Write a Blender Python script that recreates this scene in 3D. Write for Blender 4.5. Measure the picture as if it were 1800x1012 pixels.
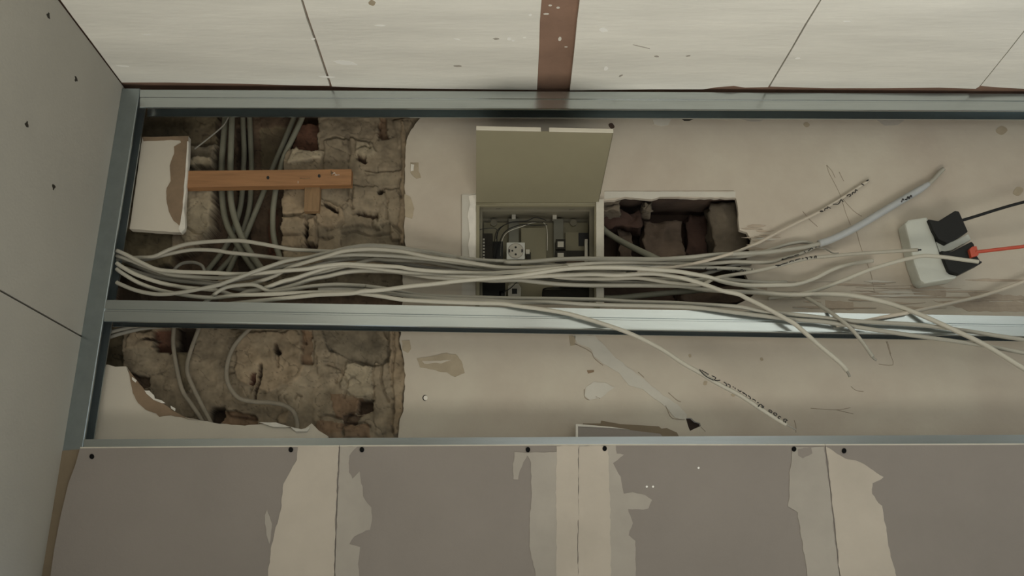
import bpy, bmesh, math, random
from mathutils import Vector, Matrix, noise
from mathutils.geometry import tessellate_polygon
random.seed(7)
for o in list(bpy.data.objects): bpy.data.objects.remove(o)
SC = bpy.context.scene
COL = SC.collection
# ---------------------------------------------------------------- camera
FPX = 1442.0
CAMZ = 1.45
YAW, PITCH, ROLL = math.radians(0.08), math.radians(18.48), math.radians(0.47)
_f = Vector((math.sin(YAW)*math.cos(PITCH), math.cos(YAW)*math.cos(PITCH), math.sin(PITCH)))
_r = Vector((math.cos(YAW), -math.sin(YAW), 0))
_u = _r.cross(_f)
RR = math.cos(ROLL)*_r + math.sin(ROLL)*_u
UU = -math.sin(ROLL)*_r + math.cos(ROLL)*_u
FF = _f
CAM = Vector((0, 0, CAMZ))
cd = bpy.data.cameras.new('camera'); cam = bpy.data.objects.new('camera', cd); COL.objects.link(cam)
M = Matrix((RR, UU, -FF)).transposed().to_4x4(); M.translation = CAM
cam.matrix_world = M
cd.sensor_fit = 'HORIZONTAL'; cd.sensor_width = 36; cd.lens = FPX*36/1800
cd.clip_start = 0.05
SC.camera = cam
# ---------------------------------------------------------------- light, exposure
SC.view_settings.view_transform = 'Standard'; SC.view_settings.look = 'None'
SC.view_settings.exposure = 0.0; SC.view_settings.gamma = 1.0; SC.view_settings.use_curve_mapping = False
W = bpy.data.worlds.new('world'); SC.world = W; W.use_nodes = True
W.node_tree.nodes['Background'].inputs[0].default_value = (0.75, 0.86, 1.0, 1)
W.node_tree.nodes['Background'].inputs[1].default_value = 0.6
def area(name, loc, tgt, sx, sy, power, col):
    l = bpy.data.lights.new(name, 'AREA'); l.shape = 'RECTANGLE'; l.size = sx; l.size_y = sy; l.energy = power; l.color = col
    o = bpy.data.objects.new(name, l); COL.objects.link(o); o.location = loc
    o.rotation_euler = (Vector(tgt)-Vector(loc)).to_track_quat('-Z', 'Y').to_euler(); return o
area('window_daylight', (1.0, -2.55, 1.45), (0.7, 2.0, 2.3), 2.3, 1.3, 10.5, (1.0, 0.955, 0.85))
area('side_window_daylight', (3.25, 0.1, 1.4), (0.6, 0.6, 2.7), 1.5, 1.2, 6.0, (0.80, 0.92, 1.0))
wl_ = area('added_uplight', (1.75, -0.35, 0.4), (1.75, -0.2, 2.7), 0.6, 0.4, 11, (0.93, 0.97, 1.0)); wl_.data.spread = math.radians(80)  # unseen lamp, added for ceiling bounce and a highlight on the middle rail
wl_ = area('added_uplight', (0.3, 0.15, 0.1), (0.3, 0.40, 2.7), 2.2, 0.9, 28, (1.0, 0.965, 0.87)); wl_.data.spread = math.radians(118)  # broad unseen lamp, added to stand in for light bouncing off the floor
# ---------------------------------------------------------------- helpers
def ray(px, py): return FF + RR*((px-900)/FPX) + UU*((506-py)/FPX)
def P(px, py, y=2.0):
    d = ray(px, py); return CAM + d*(y/d.y)
def PZ(px, py, z):
    d = ray(px, py); return CAM + d*((z-CAMZ)/d.z)
def PD(px, py, depth): return CAM + ray(px, py)*depth
MATS = {}
def mat(name, col, rough=0.8, metal=0.0, var=0.12, scale=12.0, bump=0.0, bscale=60.0, stretch=(1, 1, 1), col2=None, attr=False, spec=0.5, speck=0.0):
    m = bpy.data.materials.new(name); m.use_nodes = True; nt = m.node_tree; N = nt.nodes; L = nt.links
    b = N['Principled BSDF']; b.inputs['Roughness'].default_value = rough; b.inputs['Metallic'].default_value = metal
    b.inputs['Specular IOR Level'].default_value = spec
    tc = N.new('ShaderNodeTexCoord'); mp = N.new('ShaderNodeMapping'); mp.inputs['Scale'].default_value = stretch
    L.new(tc.outputs['Object'], mp.inputs[0])
    n1 = N.new('ShaderNodeTexNoise'); n1.inputs['Scale'].default_value = scale; n1.inputs['Detail'].default_value = 6; n1.inputs['Roughness'].default_value = 0.6
    L.new(mp.outputs[0], n1.inputs['Vector'])
    rmp = N.new('ShaderNodeMapRange'); rmp.inputs[1].default_value = 0.3; rmp.inputs[2].default_value = 0.7
    L.new(n1.outputs[0], rmp.inputs[0])
    mx = N.new('ShaderNodeMix'); mx.data_type = 'RGBA'
    c2 = col2 if col2 else tuple(c*(1-var) for c in col)
    mx.inputs[6].default_value = (*c2, 1); mx.inputs[7].default_value = (*[min(1, c*(1+var*0.5)) for c in col], 1)
    L.new(rmp.outputs[0], mx.inputs[0])
    out = mx.outputs[2]
    if attr:
        a = N.new('ShaderNodeAttribute'); a.attribute_name = 'Col'
        mu = N.new('ShaderNodeMix'); mu.data_type = 'RGBA'; mu.blend_type = 'MULTIPLY'; mu.inputs[0].default_value = 1
        L.new(a.outputs['Color'], mu.inputs[6]); L.new(out, mu.inputs[7]); out = mu.outputs[2]
    if speck:
        ns = N.new('ShaderNodeTexNoise'); ns.inputs['Scale'].default_value = scale*3.1; ns.inputs['Detail'].default_value = 2
        L.new(mp.outputs[0], ns.inputs['Vector'])
        r2 = N.new('ShaderNodeMapRange'); r2.inputs[1].default_value = 0.70; r2.inputs[2].default_value = 0.76; r2.inputs[4].default_value = speck
        L.new(ns.outputs[0], r2.inputs[0])
        m3 = N.new('ShaderNodeMix'); m3.data_type = 'RGBA'; m3.inputs[7].default_value = (0.92, 0.92, 0.88, 1)
        L.new(r2.outputs[0], m3.inputs[0]); L.new(out, m3.inputs[6]); out = m3.outputs[2]
    L.new(out, b.inputs['Base Color'])
    if bump:
        n2 = N.new('ShaderNodeTexNoise'); n2.inputs['Scale'].default_value = bscale; n2.inputs['Detail'].default_value = 5
        L.new(mp.outputs[0], n2.inputs['Vector'])
        bp = N.new('ShaderNodeBump'); bp.inputs['Strength'].default_value = bump; bp.inputs['Distance'].default_value = 0.004
        L.new(n2.outputs[0], bp.inputs['Height']); L.new(bp.outputs[0], b.inputs['Normal'])
    MATS[name] = m; return m
mat('ceiling_paint', (0.82, 0.80, 0.725), 0.75, var=0.13, scale=2.2, stretch=(0.8, 5, 1), bump=0.25, bscale=20, speck=0.0)
mat('fibre_brown', (0.27, 0.165, 0.115), 0.85, var=0.2, scale=8, bump=0.2, speck=0.0)
mat('left_board', (0.40, 0.38, 0.33), 0.85, var=0.08, scale=2.5, bump=0.12, bscale=140)
mat('sheet_grey', (0.262, 0.232, 0.205), 0.85, var=0.08, scale=3, bump=0.1, bscale=150)
mat('filler_light', (0.50, 0.445, 0.372), 0.85, var=0.12, scale=5, bump=0.15, bscale=30)
mat('filler_mid', (0.40, 0.365, 0.315), 0.85, var=0.14, scale=5, bump=0.15, bscale=30)
mat('plaster', (0.50, 0.455, 0.37), 0.9, var=0.16, scale=3.0, bump=0.3, bscale=25, col2=(0.43, 0.365, 0.295))
mat('plaster_pale', (0.54, 0.51, 0.44), 0.9, var=0.1, scale=6, bump=0.3, bscale=30)
mat('plaster_stain', (0.385, 0.32, 0.225), 0.9, var=0.2, scale=14, bump=0.2)
mat('fresh_paint', (0.93, 0.92, 0.87), 0.7, var=0.04)
mat('conduit_dusty', (0.23, 0.20, 0.15), 0.8, var=0.25, scale=20, bump=0.2)
mat('tarnished_steel', (0.20, 0.195, 0.155), 0.5, 0.3, var=0.1)
mat('dirt', (0.42, 0.345, 0.265), 0.9, var=0.2, scale=14, bump=0.2)
mat('masonry', (0.84, 0.795, 0.71), 0.95, var=0.26, scale=11, bump=0.45, bscale=45, attr=True)
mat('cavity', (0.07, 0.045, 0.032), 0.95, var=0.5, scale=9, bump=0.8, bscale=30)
mat('steel', (0.53, 0.575, 0.575), 0.22, 0.95, var=0.06, scale=30, bump=0.03, bscale=8, stretch=(0.3, 1, 6))
mat('steel_dull', (0.36, 0.41, 0.42), 0.35, 0.9, var=0.1, scale=30)
mat('paper_brown', (0.25, 0.175, 0.11), 0.9, var=0.18, scale=20, bump=0.2)
mat('tape_brown', (0.20, 0.155, 0.10), 0.8, var=0.12, scale=10)
mat('board_white', (0.60, 0.545, 0.45), 0.8, var=0.06, scale=5, bump=0.06)
mat('torn_edge', (0.72, 0.68, 0.60), 0.9, var=0.12, scale=40, bump=0.3)
mat('wood', (0.33, 0.165, 0.07), 0.6, var=0.28, scale=6, stretch=(1.2, 10, 14), bump=0.15)
mat('wood_pale', (0.27, 0.165, 0.08), 0.7, var=0.28, scale=8, stretch=(10, 10, 1.5), bump=0.15)
mat('cable_grey', (0.36, 0.342, 0.285), 0.45, var=0.08, scale=10, spec=0.4)
mat('cable_light', (0.47, 0.445, 0.37), 0.45, var=0.06, scale=10, spec=0.4)
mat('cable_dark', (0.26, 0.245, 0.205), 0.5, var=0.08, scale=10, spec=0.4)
mat('cable_warm', (0.39, 0.365, 0.30), 0.5, var=0.06, scale=10, spec=0.4)
mat('sleeve', (0.40, 0.41, 0.405), 0.4, var=0.08, scale=30, bump=0.1)
mat('conduit', (0.205, 0.20, 0.15), 0.5, var=0.12, scale=20, spec=0.3)
mat('ink', (0.012, 0.011, 0.010), 0.6, var=0.1)
mat('cabinet_paint', (0.255, 0.23, 0.15), 0.5, var=0.07, scale=6, spec=0.3)
mat('cabinet_edge', (0.62, 0.58, 0.48), 0.5, var=0.05)
mat('cabinet_inner', (0.21, 0.19, 0.135), 0.6, var=0.1, scale=8)
mat('frame_strip', (0.55, 0.515, 0.43), 0.7, var=0.12, scale=20)
mat('socket_plastic', (0.66, 0.66, 0.60), 0.35, var=0.03)
mat('strip_plastic', (0.49, 0.50, 0.44), 0.4, var=0.04)
mat('black_plastic', (0.010, 0.010, 0.009), 0.45, var=0.1, spec=0.25)
mat('dark_part', (0.032, 0.028, 0.021), 0.6, var=0.3, scale=40, spec=0.2)
mat('red_plastic', (0.50, 0.075, 0.035), 0.45, var=0.1)
mat('floor_concrete', (0.36, 0.34, 0.30), 0.9, var=0.15, scale=3, bump=0.2)
mat('room_paint', (0.55, 0.53, 0.48), 0.9, var=0.05)
mat('screw_black', (0.008, 0.008, 0.008), 0.9, var=0.1, spec=0.05)
mat('pencil', (0.33, 0.27, 0.205), 0.9, var=0.1)
mat('copper', (0.45, 0.2, 0.1), 0.35, 0.8, var=0.1)
def props(o, label=None, cat=None, group=None, kind=None):
    if label: o['label'] = label
    if cat: o['category'] = cat
    if group: o['group'] = group
    if kind: o['kind'] = kind
    return o
def link(name, me, m, parent=None, smooth=False):
    if m is not None and len(me.materials) == 0: me.materials.append(MATS[m] if isinstance(m, str) else m)
    if smooth:
        for p in me.polygons: p.use_smooth = True
    me.name = name
    o = bpy.data.objects.new(name, me); COL.objects.link(o)
    if parent: o.parent = parent
    return o
def empty(name, loc=(0, 0, 0)):
    o = bpy.data.objects.new(name, None); COL.objects.link(o); o.empty_display_size = 0.05; return o
def mesh(verts, faces):
    me = bpy.data.meshes.new('m'); me.from_pydata([tuple(v) for v in verts], [], faces); me.validate(); me.update()
    bm = bmesh.new(); bm.from_mesh(me); bmesh.ops.recalc_face_normals(bm, faces=bm.faces); bm.to_mesh(me); bm.free()
    return me
def bevel(me, w, seg=2):
    bm = bmesh.new(); bm.from_mesh(me); bmesh.ops.remove_doubles(bm, verts=bm.verts, dist=1e-6)
    ed = [e for e in bm.edges if len(e.link_faces) == 2 and e.calc_face_angle(0) > 0.5]
    bmesh.ops.bevel(bm, geom=ed, offset=w, segments=seg, affect='EDGES', profile=0.6, clamp_overlap=True); bm.to_mesh(me); bm.free(); return me
def prism(loops, off):
    """closed outline loops (lists of Vector, first outer, others holes) swept by vector off"""
    flat = [v for l in loops for v in l]; n = len(flat)
    tris = tessellate_polygon(loops)
    vs = flat + [v+off for v in flat]; fs = []
    for t in tris: fs.append(tuple(t)); fs.append(tuple(i+n for i in reversed(t)))
    k = 0
    for l in loops:
        m_ = len(l)
        for i in range(m_):
            j = (i+1) % m_; fs.append((k+i, k+j, k+j+n, k+i+n))
        k += m_
    return mesh(vs, fs)
def ragged(pts, amp=1.5, step=7, seed=0, closed=True):
    out = []; n = len(pts)
    for i in range(n if closed else n-1):
        a = Vector((*pts[i], 0)); b = Vector((*pts[(i+1) % n], 0)); d = (b-a).length; k = max(1, int(d/step))
        for j in range(k):
            p = a.lerp(b, j/k)
            q = noise.noise_vector(Vector((p.x*0.09, p.y*0.09, seed*3.7)))*amp*1.6
            out.append((p.x+q.x, p.y+q.y))
    return out
def slab(name, loops, y, th, m, parent=None, rag=0, seed=0, bev=0, step=7):
    """outline in wall plane at distance y, th = thickness behind it"""
    L_ = []
    for i, l in enumerate(loops):
        if rag: l = ragged(l, rag, step, seed+i)
        L_.append([P(a, b, y) for a, b in l])
    me = prism(L_, Vector((0, th, 0)))
    if bev: bevel(me, bev)
    return link(name, me, m, parent)
def rect(x0, y0, x1, y1): return [(x0, y0), (x1, y0), (x1, y1), (x0, y1)]
def box(name, x0, x1, y0, y1, z0, z1, m, parent=None, bev=0):
    vs = [Vector((x, y, z)) for x in (x0, x1) for y in (y0, y1) for z in (z0, z1)]
    me = mesh(vs, [(0, 1, 3, 2), (4, 6, 7, 5), (0, 4, 5, 1), (2, 3, 7, 6), (0, 2, 6, 4), (1, 5, 7, 3)])
    if bev: bevel(me, bev)
    return link(name, me, m, parent)
def smoothpath(pts, sub=6):
    n = len(pts); out = []
    if n < 3: sub = 3
    for i in range(n-1):
        p0 = pts[max(0, i-1)]; p1 = pts[i]; p2 = pts[i+1]; p3 = pts[min(n-1, i+2)]
        for j in range(sub):
            t = j/sub; t2 = t*t; t3 = t2*t
            out.append(0.5*((2*p1)+(p2-p0)*t+(2*p0-5*p1+4*p2-p3)*t2+(3*p1-p0-3*p2+p3)*t3))
    out.append(pts[-1]); return out
def tube_mesh(paths, r, sides=10, sub=6, taper=None):
    vs = []; fs = []
    for pts in paths:
        pp = smoothpath([Vector(p) for p in pts], sub); base = len(vs); n = len(pp)
        up = Vector((0, -1, 0.13)).normalized()
        for i, p in enumerate(pp):
            t = (pp[min(n-1, i+1)]-pp[max(0, i-1)])
            if t.length < 1e-9: t = Vector((1, 0, 0))
            t.normalize(); a = t.cross(up)
            if a.length < 1e-3: a = t.cross(Vector((1, 0, 0)))
            a.normalize(); b = a.cross(t)
            rr = r(i/(n-1)) if callable(r) else r
            for k in range(sides):
                w = 2*math.pi*k/sides; vs.append(p+a*math.cos(w)*rr+b*math.sin(w)*rr)
        for i in range(n-1):
            for k in range(sides):
                k2 = (k+1) % sides
                fs.append((base+i*sides+k, base+i*sides+k2, base+(i+1)*sides+k2, base+(i+1)*sides+k))
        fs.append(tuple(base+k for k in range(sides))); fs.append(tuple(base+(n-1)*sides+k for k in reversed(range(sides))))
    return mesh(vs, fs)
def tube(name, pts, r, m, parent=None, sides=10, sub=6):
    return link(name, tube_mesh([pts], r, sides, sub), m, parent, True)
def strokes(name, lines, y, r, m, parent, sub=3):
    me = tube_mesh([[P(a, b, y(a) if callable(y) else y) for a, b in l] for l in lines], r, 6, sub)
    return link(name, me, m, parent, True)

YF = 2.0        # front of the steel frame
YB = 2.10       # face of the old plaster wall
ZC = PZ(900, 156, 0).z  # placeholder, replaced below
ZC = P(900, 157, YF).z + 0.004      # underside of ceiling boards
# ---------------------------------------------------------------- room shell
LW_T = P(213, 165, YF); LW_B = P(113, 775, YF)
def xl(z):  # left wall x at height z
    t = (z-LW_B.z)/(LW_T.z-LW_B.z); return LW_B.x+(LW_T.x-LW_B.x)*t
pA = PZ(108, 8, ZC); pB = PZ(213, 147, ZC); sl = (pA.x-pB.x)/(pA.y-pB.y)
print('left wall x', LW_T, LW_B, 'ceil slope', sl, 'ZC', ZC)
def leftboard(z0, z1, name, parent):
    vs = []
    for y in (-2.6, 2.30):
        for z in (z0, z1):
            x = xl(z)+sl*(y-YF)
            vs += [Vector((x, y, z)), Vector((x-0.0125, y, z))]
    return link(name, mesh(vs, [(0, 2, 6, 4), (1, 5, 7, 3), (0, 1, 3, 2), (4, 6, 7, 5), (0, 4, 5, 1), (2, 3, 7, 6)]), 'left_board', parent)
# seam in the left wall
sx = lambda p: p
def PXL(px, py):   # point on the left wall
    d = ray(px, py); p = P(px, py, 1.5)
    for _ in range(12):
        x = xl(p.z)+sl*(p.y-YF); t = x/d.x; p = CAM+d*t
    return p
s1 = PXL(143, 587); s2 = PXL(4, 517); zseam = (s1.z+s2.z)/2
print('seam', s1, s2)
wl = props(empty('wall_left'), kind='structure')
leftboard(zseam+0.0026, ZC-0.003, 'board', wl); leftboard(0.0, zseam-0.0022, 'board', wl)
box('stud_backing', LW_B.x-0.16, LW_B.x-0.10, -2.6, 2.3, 0, ZC, 'dark_part', wl)
for (a, b) in ((85, 27), (133, 139), (47, 218), (94, 329)):
    p = PXL(a, b)
    vs = [p+Vector((0.0006, 0.010*math.cos(w)*(0.6+0.4*math.sin(3*w+a)), 0.007*math.sin(w))) for w in [i*math.pi/5 for i in range(10)]]
    link('screw_head', prism([vs], Vector((-0.001, 0, 0))), 'dark_part', wl)
# ceiling
ce = props(empty('ceiling'), kind='structure')
box('backing_board', -1.7, 3.3, -2.6, 2.3, ZC+0.012, ZC+0.032, 'fibre_brown', ce)
def edge(p0, p1, yend, yfar):
    a = PZ(*p0, ZC); b = PZ(*p1, ZC); s = (b.x-a.x)/(b.y-a.y)
    return lambda y: b.x+s*(y-b.y)
lines = [((112, 8), (214, 145)), ((531, 8), (579, 150)), ((535, 8), (583, 150)), ((951, 8), (944, 157)), ((1018, 8), (1002, 157)), ((1436, 8), (1350, 153)), ((1439, 8), (1353, 153)), None, None, None]
def panel(l, r, near, x_l=None, x_r=None):
    """near: list of (px,py) along the wall-side edge from left to right"""
    pts = [PZ(a, b, ZC) for a, b in near]
    fl = edge(*l, 0, 0) if l else (lambda y: x_l)
    fr = edge(*r, 0, 0) if r else (lambda y: x_r)
    out = [Vector((fl(pts[0].y), pts[0].y, ZC))]
    out += pts[1:-1]
    out += [Vector((fr(pts[-1].y), pts[-1].y, ZC))]
    ys = [1.8, 1.7, 1.6, 1.4, -0.5, -2.6]
    out += [Vector((fr(y)+(0.0012*math.sin(y*40) if y > 1 else 0), y, ZC)) for y in ys]
    out += [Vector((fl(y)+(0.0012*math.sin(y*33) if y > 1 else 0), y, ZC)) for y in reversed(ys)]
    return link('ceiling_board', prism([out], Vector((0, 0, 0.0115))), 'ceiling_paint', ce)
panel(lines[0], lines[1], [(215, 145), (300, 145), (420, 147), (520, 150), (579, 151)])
panel(lines[2], lines[3], [(586, 152), (640, 154), (700, 155), (850, 157), (944, 158)])
panel(lines[4], lines[5], [(1003, 159), (1060, 158), (1150, 157), (1235, 157), (1262, 153), (1290, 151), (1310, 154), (1350, 153)])
l7 = ((1722+115, 8), (1722, 151))
panel(lines[6], l7, [(1353, 152), (1450, 155), (1550, 155), (1650, 154), (1715, 156), (1722, 152)])
l8 = ((1724+115, 8), (1724, 151))
panel(l8, None, [(1725, 151), (1762, 154), (1800, 156), (1870, 156)], x_r=3.25)
# paint scrapes and dabs on the ceiling boards
def dab(px, py, w, h, ang, m, zoff=0.0007, seed=0, parent=ce, name='paint_scrape'):
    c = PZ(px, py, ZC if m != 'torn2' else ZC)
    sxx = w/FPX*2.2; syy = h/FPX*2.2*2.0
    vs = []
    for i in range(14):
        t = 2*math.pi*i/14; k = 1+0.45*noise.noise(Vector((math.cos(t)*1.5, math.sin(t)*1.5, seed)))
        x = math.cos(t)*sxx*k; y = math.sin(t)*syy*k
        vs.append(c+Vector((x*math.cos(ang)-y*math.sin(ang), x*math.sin(ang)+y*math.cos(ang), -zoff)))
    return link(name, prism([vs], Vector((0, 0, zoff*0.8))), m, parent)
for i, (a, b, w, h, g, m) in enumerate([
    (218, 116, 13, 1.0, .12, 'fresh_paint'), (258, 61, 8, .7, 0, 'fresh_paint'), (607, 110, 20, 3, .2, 'fresh_paint'), (668, 45, 10, .8, 0, 'fresh_paint'),
    (1060, 52, 7, 3, .5, 'fresh_paint'), (1065, 120, 4, 3, 0, 'fresh_paint'), (895, 68, 4, 2, 0, 'fresh_paint'), (804, 69, 6, .8, .3, 'fresh_paint'),
    (1402, 102, 5, 1.2, 0, 'fresh_paint'), (1488, 37, 6, 1, 0, 'fresh_paint'), (654, 5, 6, 3, .3, 'plaster_stain'), (1091, 133, 4, 1.2, -.9, 'filler_mid'), (1154, 99, 4, 1, .2, 'filler_mid'), (1210, 98, 4, 1, -.4, 'filler_mid'),
    (805, 116, 7, 1.2, 0, 'filler_mid'), (872, 68, 5, 1, 0, 'filler_mid'), (1128, 82, 16, .5, .35, 'filler_mid'), (575, 135, 14, 1.5, .1, 'fresh_paint'), (550, 68, 3, 2, 1, 'fresh_paint'), (932, 26, 3, 1, 0, 'fresh_paint'),
    (922, 66, 3, 1, 0, 'fresh_paint'), (902, 71, 3, 1.2, 0, 'fresh_paint')]):
    dab(a, b, w, h, g, m, seed=i)
for i, (a, b, w, h) in enumerate([(984, 68, 3, 2.4), (960, 24, 5, .8), (981, 13, 3, 1), (967, 9, 3, .8), (995, 82, 3, .5)]):
    c = PZ(a, b, ZC+0.012)
    vs = [c+Vector((math.cos(t)*w/1000*1.5, math.sin(t)*h/1000*4, -0.0012)) for t in (0, 1.1, 2.2, 3.3, 4.4, 5.4)]
    link('paint_splash', prism([vs], Vector((0, 0, 0.001))), 'torn_edge', ce)
# floor, far walls
props(box('floor', -1.7, 3.3, -2.7, 2.3, -0.05, 0, 'floor_concrete'), kind='structure')
wr = prism([[Vector((3.3, -2.7, 0)), Vector((3.3, 2.3, 0)), Vector((3.3, 2.3, ZC)), Vector((3.3, -2.7, ZC))],
            [Vector((3.3, -0.7, 0.8)), Vector((3.3, 0.9, 0.8)), Vector((3.3, 0.9, 2.2)), Vector((3.3, -0.7, 2.2))]], Vector((0.15, 0, 0)))
props(link('wall_right', wr, 'room_paint'), kind='structure')
wb = prism([[Vector((-1.7, -2.6, 0)), Vector((3.3, -2.6, 0)), Vector((3.3, -2.6, ZC)), Vector((-1.7, -2.6, ZC))],
            [Vector((-0.2, -2.6, 0.75)), Vector((2.2, -2.6, 0.75)), Vector((2.2, -2.6, 2.15)), Vector((-0.2, -2.6, 2.15))]], Vector((0, -0.15, 0)))
props(link('wall_rear', wb, 'room_paint'), kind='structure')
# ---------------------------------------------------------------- old wall: plaster face with openings
wbk = props(empty('wall_back'), kind='structure')
pl_left = [(735, 140), (742, 205), (722, 228), (714, 246), (712, 290), (712, 340), (712, 372), (711, 410), (713, 430), (712, 470), (708, 480), (708, 520), (706, 575), (702, 600), (709, 625), (713, 660), (709, 690), (708, 725), (702, 745), (700, 765), (700, 830)]
hole = [(1062, 352), (1080, 352), (1100, 347), (1125, 349), (1145, 351), (1160, 347), (1192, 346), (1210, 348), (1240, 347), (1293, 348), (1297, 366), (1299, 404), (1312, 408), (1320, 420), (1318, 436), (1312, 458), (1300, 470), (1318, 495), (1330, 512), (1310, 530), (1290, 535), (1062, 535)]
boxo = [(843, 357), (1047, 357), (1048, 535), (843, 535)]
crk = [(1205, 735), (1215, 734), (1222, 740), (1230, 743), (1232, 749), (1222, 752), (1213, 757)]
outer = ragged(pl_left, 1.6, 6, 3, closed=False)
outer = outer + [(700, 900), (2100, 900), (2100, 60), (735, 60)]
hole_r = ragged(hole[:-2], 1.0, 5, 9, closed=False) + [(1290, 537), (1062, 537)]
loops = [[P(a, b, YB) for a, b in outer], [P(a, b, YB) for a, b in hole_r], [P(a, b, YB) for a, b in boxo], [P(a, b, YB) for a, b in ragged(crk, 1, 4, 2)]]
for v in loops[0]: v.z = min(v.z, ZC+0.01)
link('plaster', prism(loops, Vector((0, 0.012, 0))), 'plaster', wbk)
# paint/filler patches, stains, scratches lying on the plaster
def patch(pts, m, name='plaster_patch', th=0.0012, rag=1.2, seed=0):
    return slab(name, [pts], YB-th, th*0.9, m, wbk, rag=rag, seed=seed, step=5)
patch([(1008, 588), (1045, 589), (1062, 606), (1082, 628), (1110, 650), (1130, 665), (1160, 690), (1190, 710), (1207, 728), (1206, 738), (1186, 734), (1172, 715), (1150, 700), (1130, 684), (1105, 677), (1088, 655), (1060, 638), (1043, 625), (1038, 612), (1014, 602)], 'plaster_pale', seed=1)
patch([(1030, 680), (1042, 671), (1062, 672), (1080, 680), (1068, 690), (1055, 700), (1035, 702), (1027, 695)], 'plaster_pale', seed=2)
patch([(733, 630), (760, 626), (785, 620), (800, 622), (812, 635), (817, 655), (800, 662), (785, 655), (760, 650), (738, 646)], 'plaster_stain', seed=3)
patch([(742, 634), (775, 634), (795, 632), (778, 638), (745, 639)], 'plaster', th=0.002, seed=13)
patch([(706, 598), (720, 598), (722, 612), (717, 621), (708, 615)], 'plaster_stain', seed=4)
patch([(1032, 651), (1044, 650), (1044, 654), (1034, 656)], 'paper_brown', seed=5, rag=.4)
patch([(1000, 590), (1012, 590), (1011, 606), (1003, 607)], 'plaster_stain', seed=6, rag=.8)
patch([(711, 340), (722, 346), (728, 366), (724, 384), (712, 380)], 'plaster_stain', seed=7, rag=.8)
patch([(721, 285), (736, 286), (736, 300), (740, 312), (732, 314), (722, 304)], 'plaster_stain', seed=8, rag=.8)
patch([(722, 288), (728, 289), (727, 300), (722, 301)], 'torn_edge', th=0.002, seed=8, rag=.4)
patch([(1147, 209), (1180, 209), (1175, 219), (1162, 222), (1150, 218)], 'plaster_pale', seed=9, rag=.6)
patch([(1196, 207), (1222, 208), (1212, 212), (1203, 212)], 'dark_part', seed=10, rag=.4)
patch([(1538, 208), (1592, 210), (1578, 220), (1555, 221)], 'filler_mid', seed=11, rag=.5)
patch([(1296, 208), (1345, 208), (1335, 214), (1320, 213)], 'filler_mid', seed=12, rag=.5)
patch([(812, 341), (836, 340), (836, 520), (812, 520)], 'plaster_pale', th=0.0010, rag=.3, seed=20)
patch([(824, 344), (837, 342), (838, 470), (826, 455), (823, 430), (826, 410), (822, 380), (826, 360)], 'torn_edge', th=0.0035, rag=.8, seed=21)
patch([(1062, 336), (1293, 337), (1293, 347), (1240, 346), (1192, 345), (1160, 346), (1145, 350), (1125, 348), (1100, 346), (1062, 349)], 'plaster_pale', th=0.0008, rag=.5, seed=22)
# dirty streaks right of the hole
random.seed(11)
for i in range(46):
    x0 = random.uniform(1310, 1700); yy = random.uniform(492, 545) if i % 4 else random.uniform(395, 440)
    if yy < 450: x0 = random.uniform(1302, 1340)
    ln = random.uniform(30, 150) if yy > 450 else random.uniform(15, 50); h = random.uniform(0.8, 2.6)
    pts = [(x0, yy), (x0+ln*.3, yy-h), (x0+ln*.7, yy-h*.6+random.uniform(-1, 2)), (x0+ln, yy+random.uniform(-1, 2)), (x0+ln*.6, yy+h), (x0+ln*.2, yy+h*.8)]
    patch(pts, random.choice(['dirt', 'plaster', 'dirt', 'dirt', 'plaster_pale']), name='dirt_streak', th=0.0007+0.00003*i, rag=.5, seed=i+30)
for i, c in enumerate([[(1320, 505), (1348, 504), (1350, 516), (1322, 516)], [(1450, 528), (1500, 530), (1500, 545), (1452, 544)], [(1600, 500), (1660, 498), (1664, 520), (1608, 524)], [(1640, 528), (1800, 530), (1860, 536), (1860, 548), (1700, 546)], [(1700, 514), (1800, 520), (1860, 524), (1800, 530), (1710, 524)]]):
    patch(c, 'dirt', name='dirt_streak', th=0.0004, rag=2, seed=i+80)
def pencil(lines, m='pencil', r=0.0006, name='scratch'):
    strokes(name, lines, YB-0.0006, r, m, wbk)
pencil([[(1453, 290), (1458, 305), (1466, 320), (1478, 345), (1486, 372), (1495, 395)], [(1453, 290), (1462, 300), (1468, 312)]])
pencil([[(1475, 302), (1483, 318)], [(1482, 350), (1500, 370), (1515, 380)], [(1411, 371), (1418, 380)], [(1421, 384), (1437, 398)], [(1505, 405), (1512, 430), (1516, 442)],
        [(1524, 462), (1532, 485), (1537, 514)], [(1523, 511), (1544, 515), (1544, 520)], [(1558, 600), (1564, 620), (1570, 641), (1545, 640)], [(1560, 600), (1566, 622)],
        [(1425, 717), (1470, 720), (1495, 716)], [(1470, 720), (1500, 727)], [(1496, 679), (1505, 686), (1518, 688)], [(811, 342), (811, 452)], [(811, 342), (836, 341)], [(1062, 336), (1290, 335)],
        [(1232, 750), (1240, 758)], [(1396, 738), (1399, 748), (1399, 760)]])
pencil([[(1010, 604), (1038, 618), (1045, 630), (1060, 642)], [(1027, 684), (1028, 698), (1036, 703)], [(1047, 697), (1055, 700)], [(1122, 654), (1132, 663)], [(1175, 690), (1190, 703), (1197, 706)],
        [(1170, 712), (1174, 722), (1182, 735), (1204, 737)]], r=0.0009)
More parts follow.
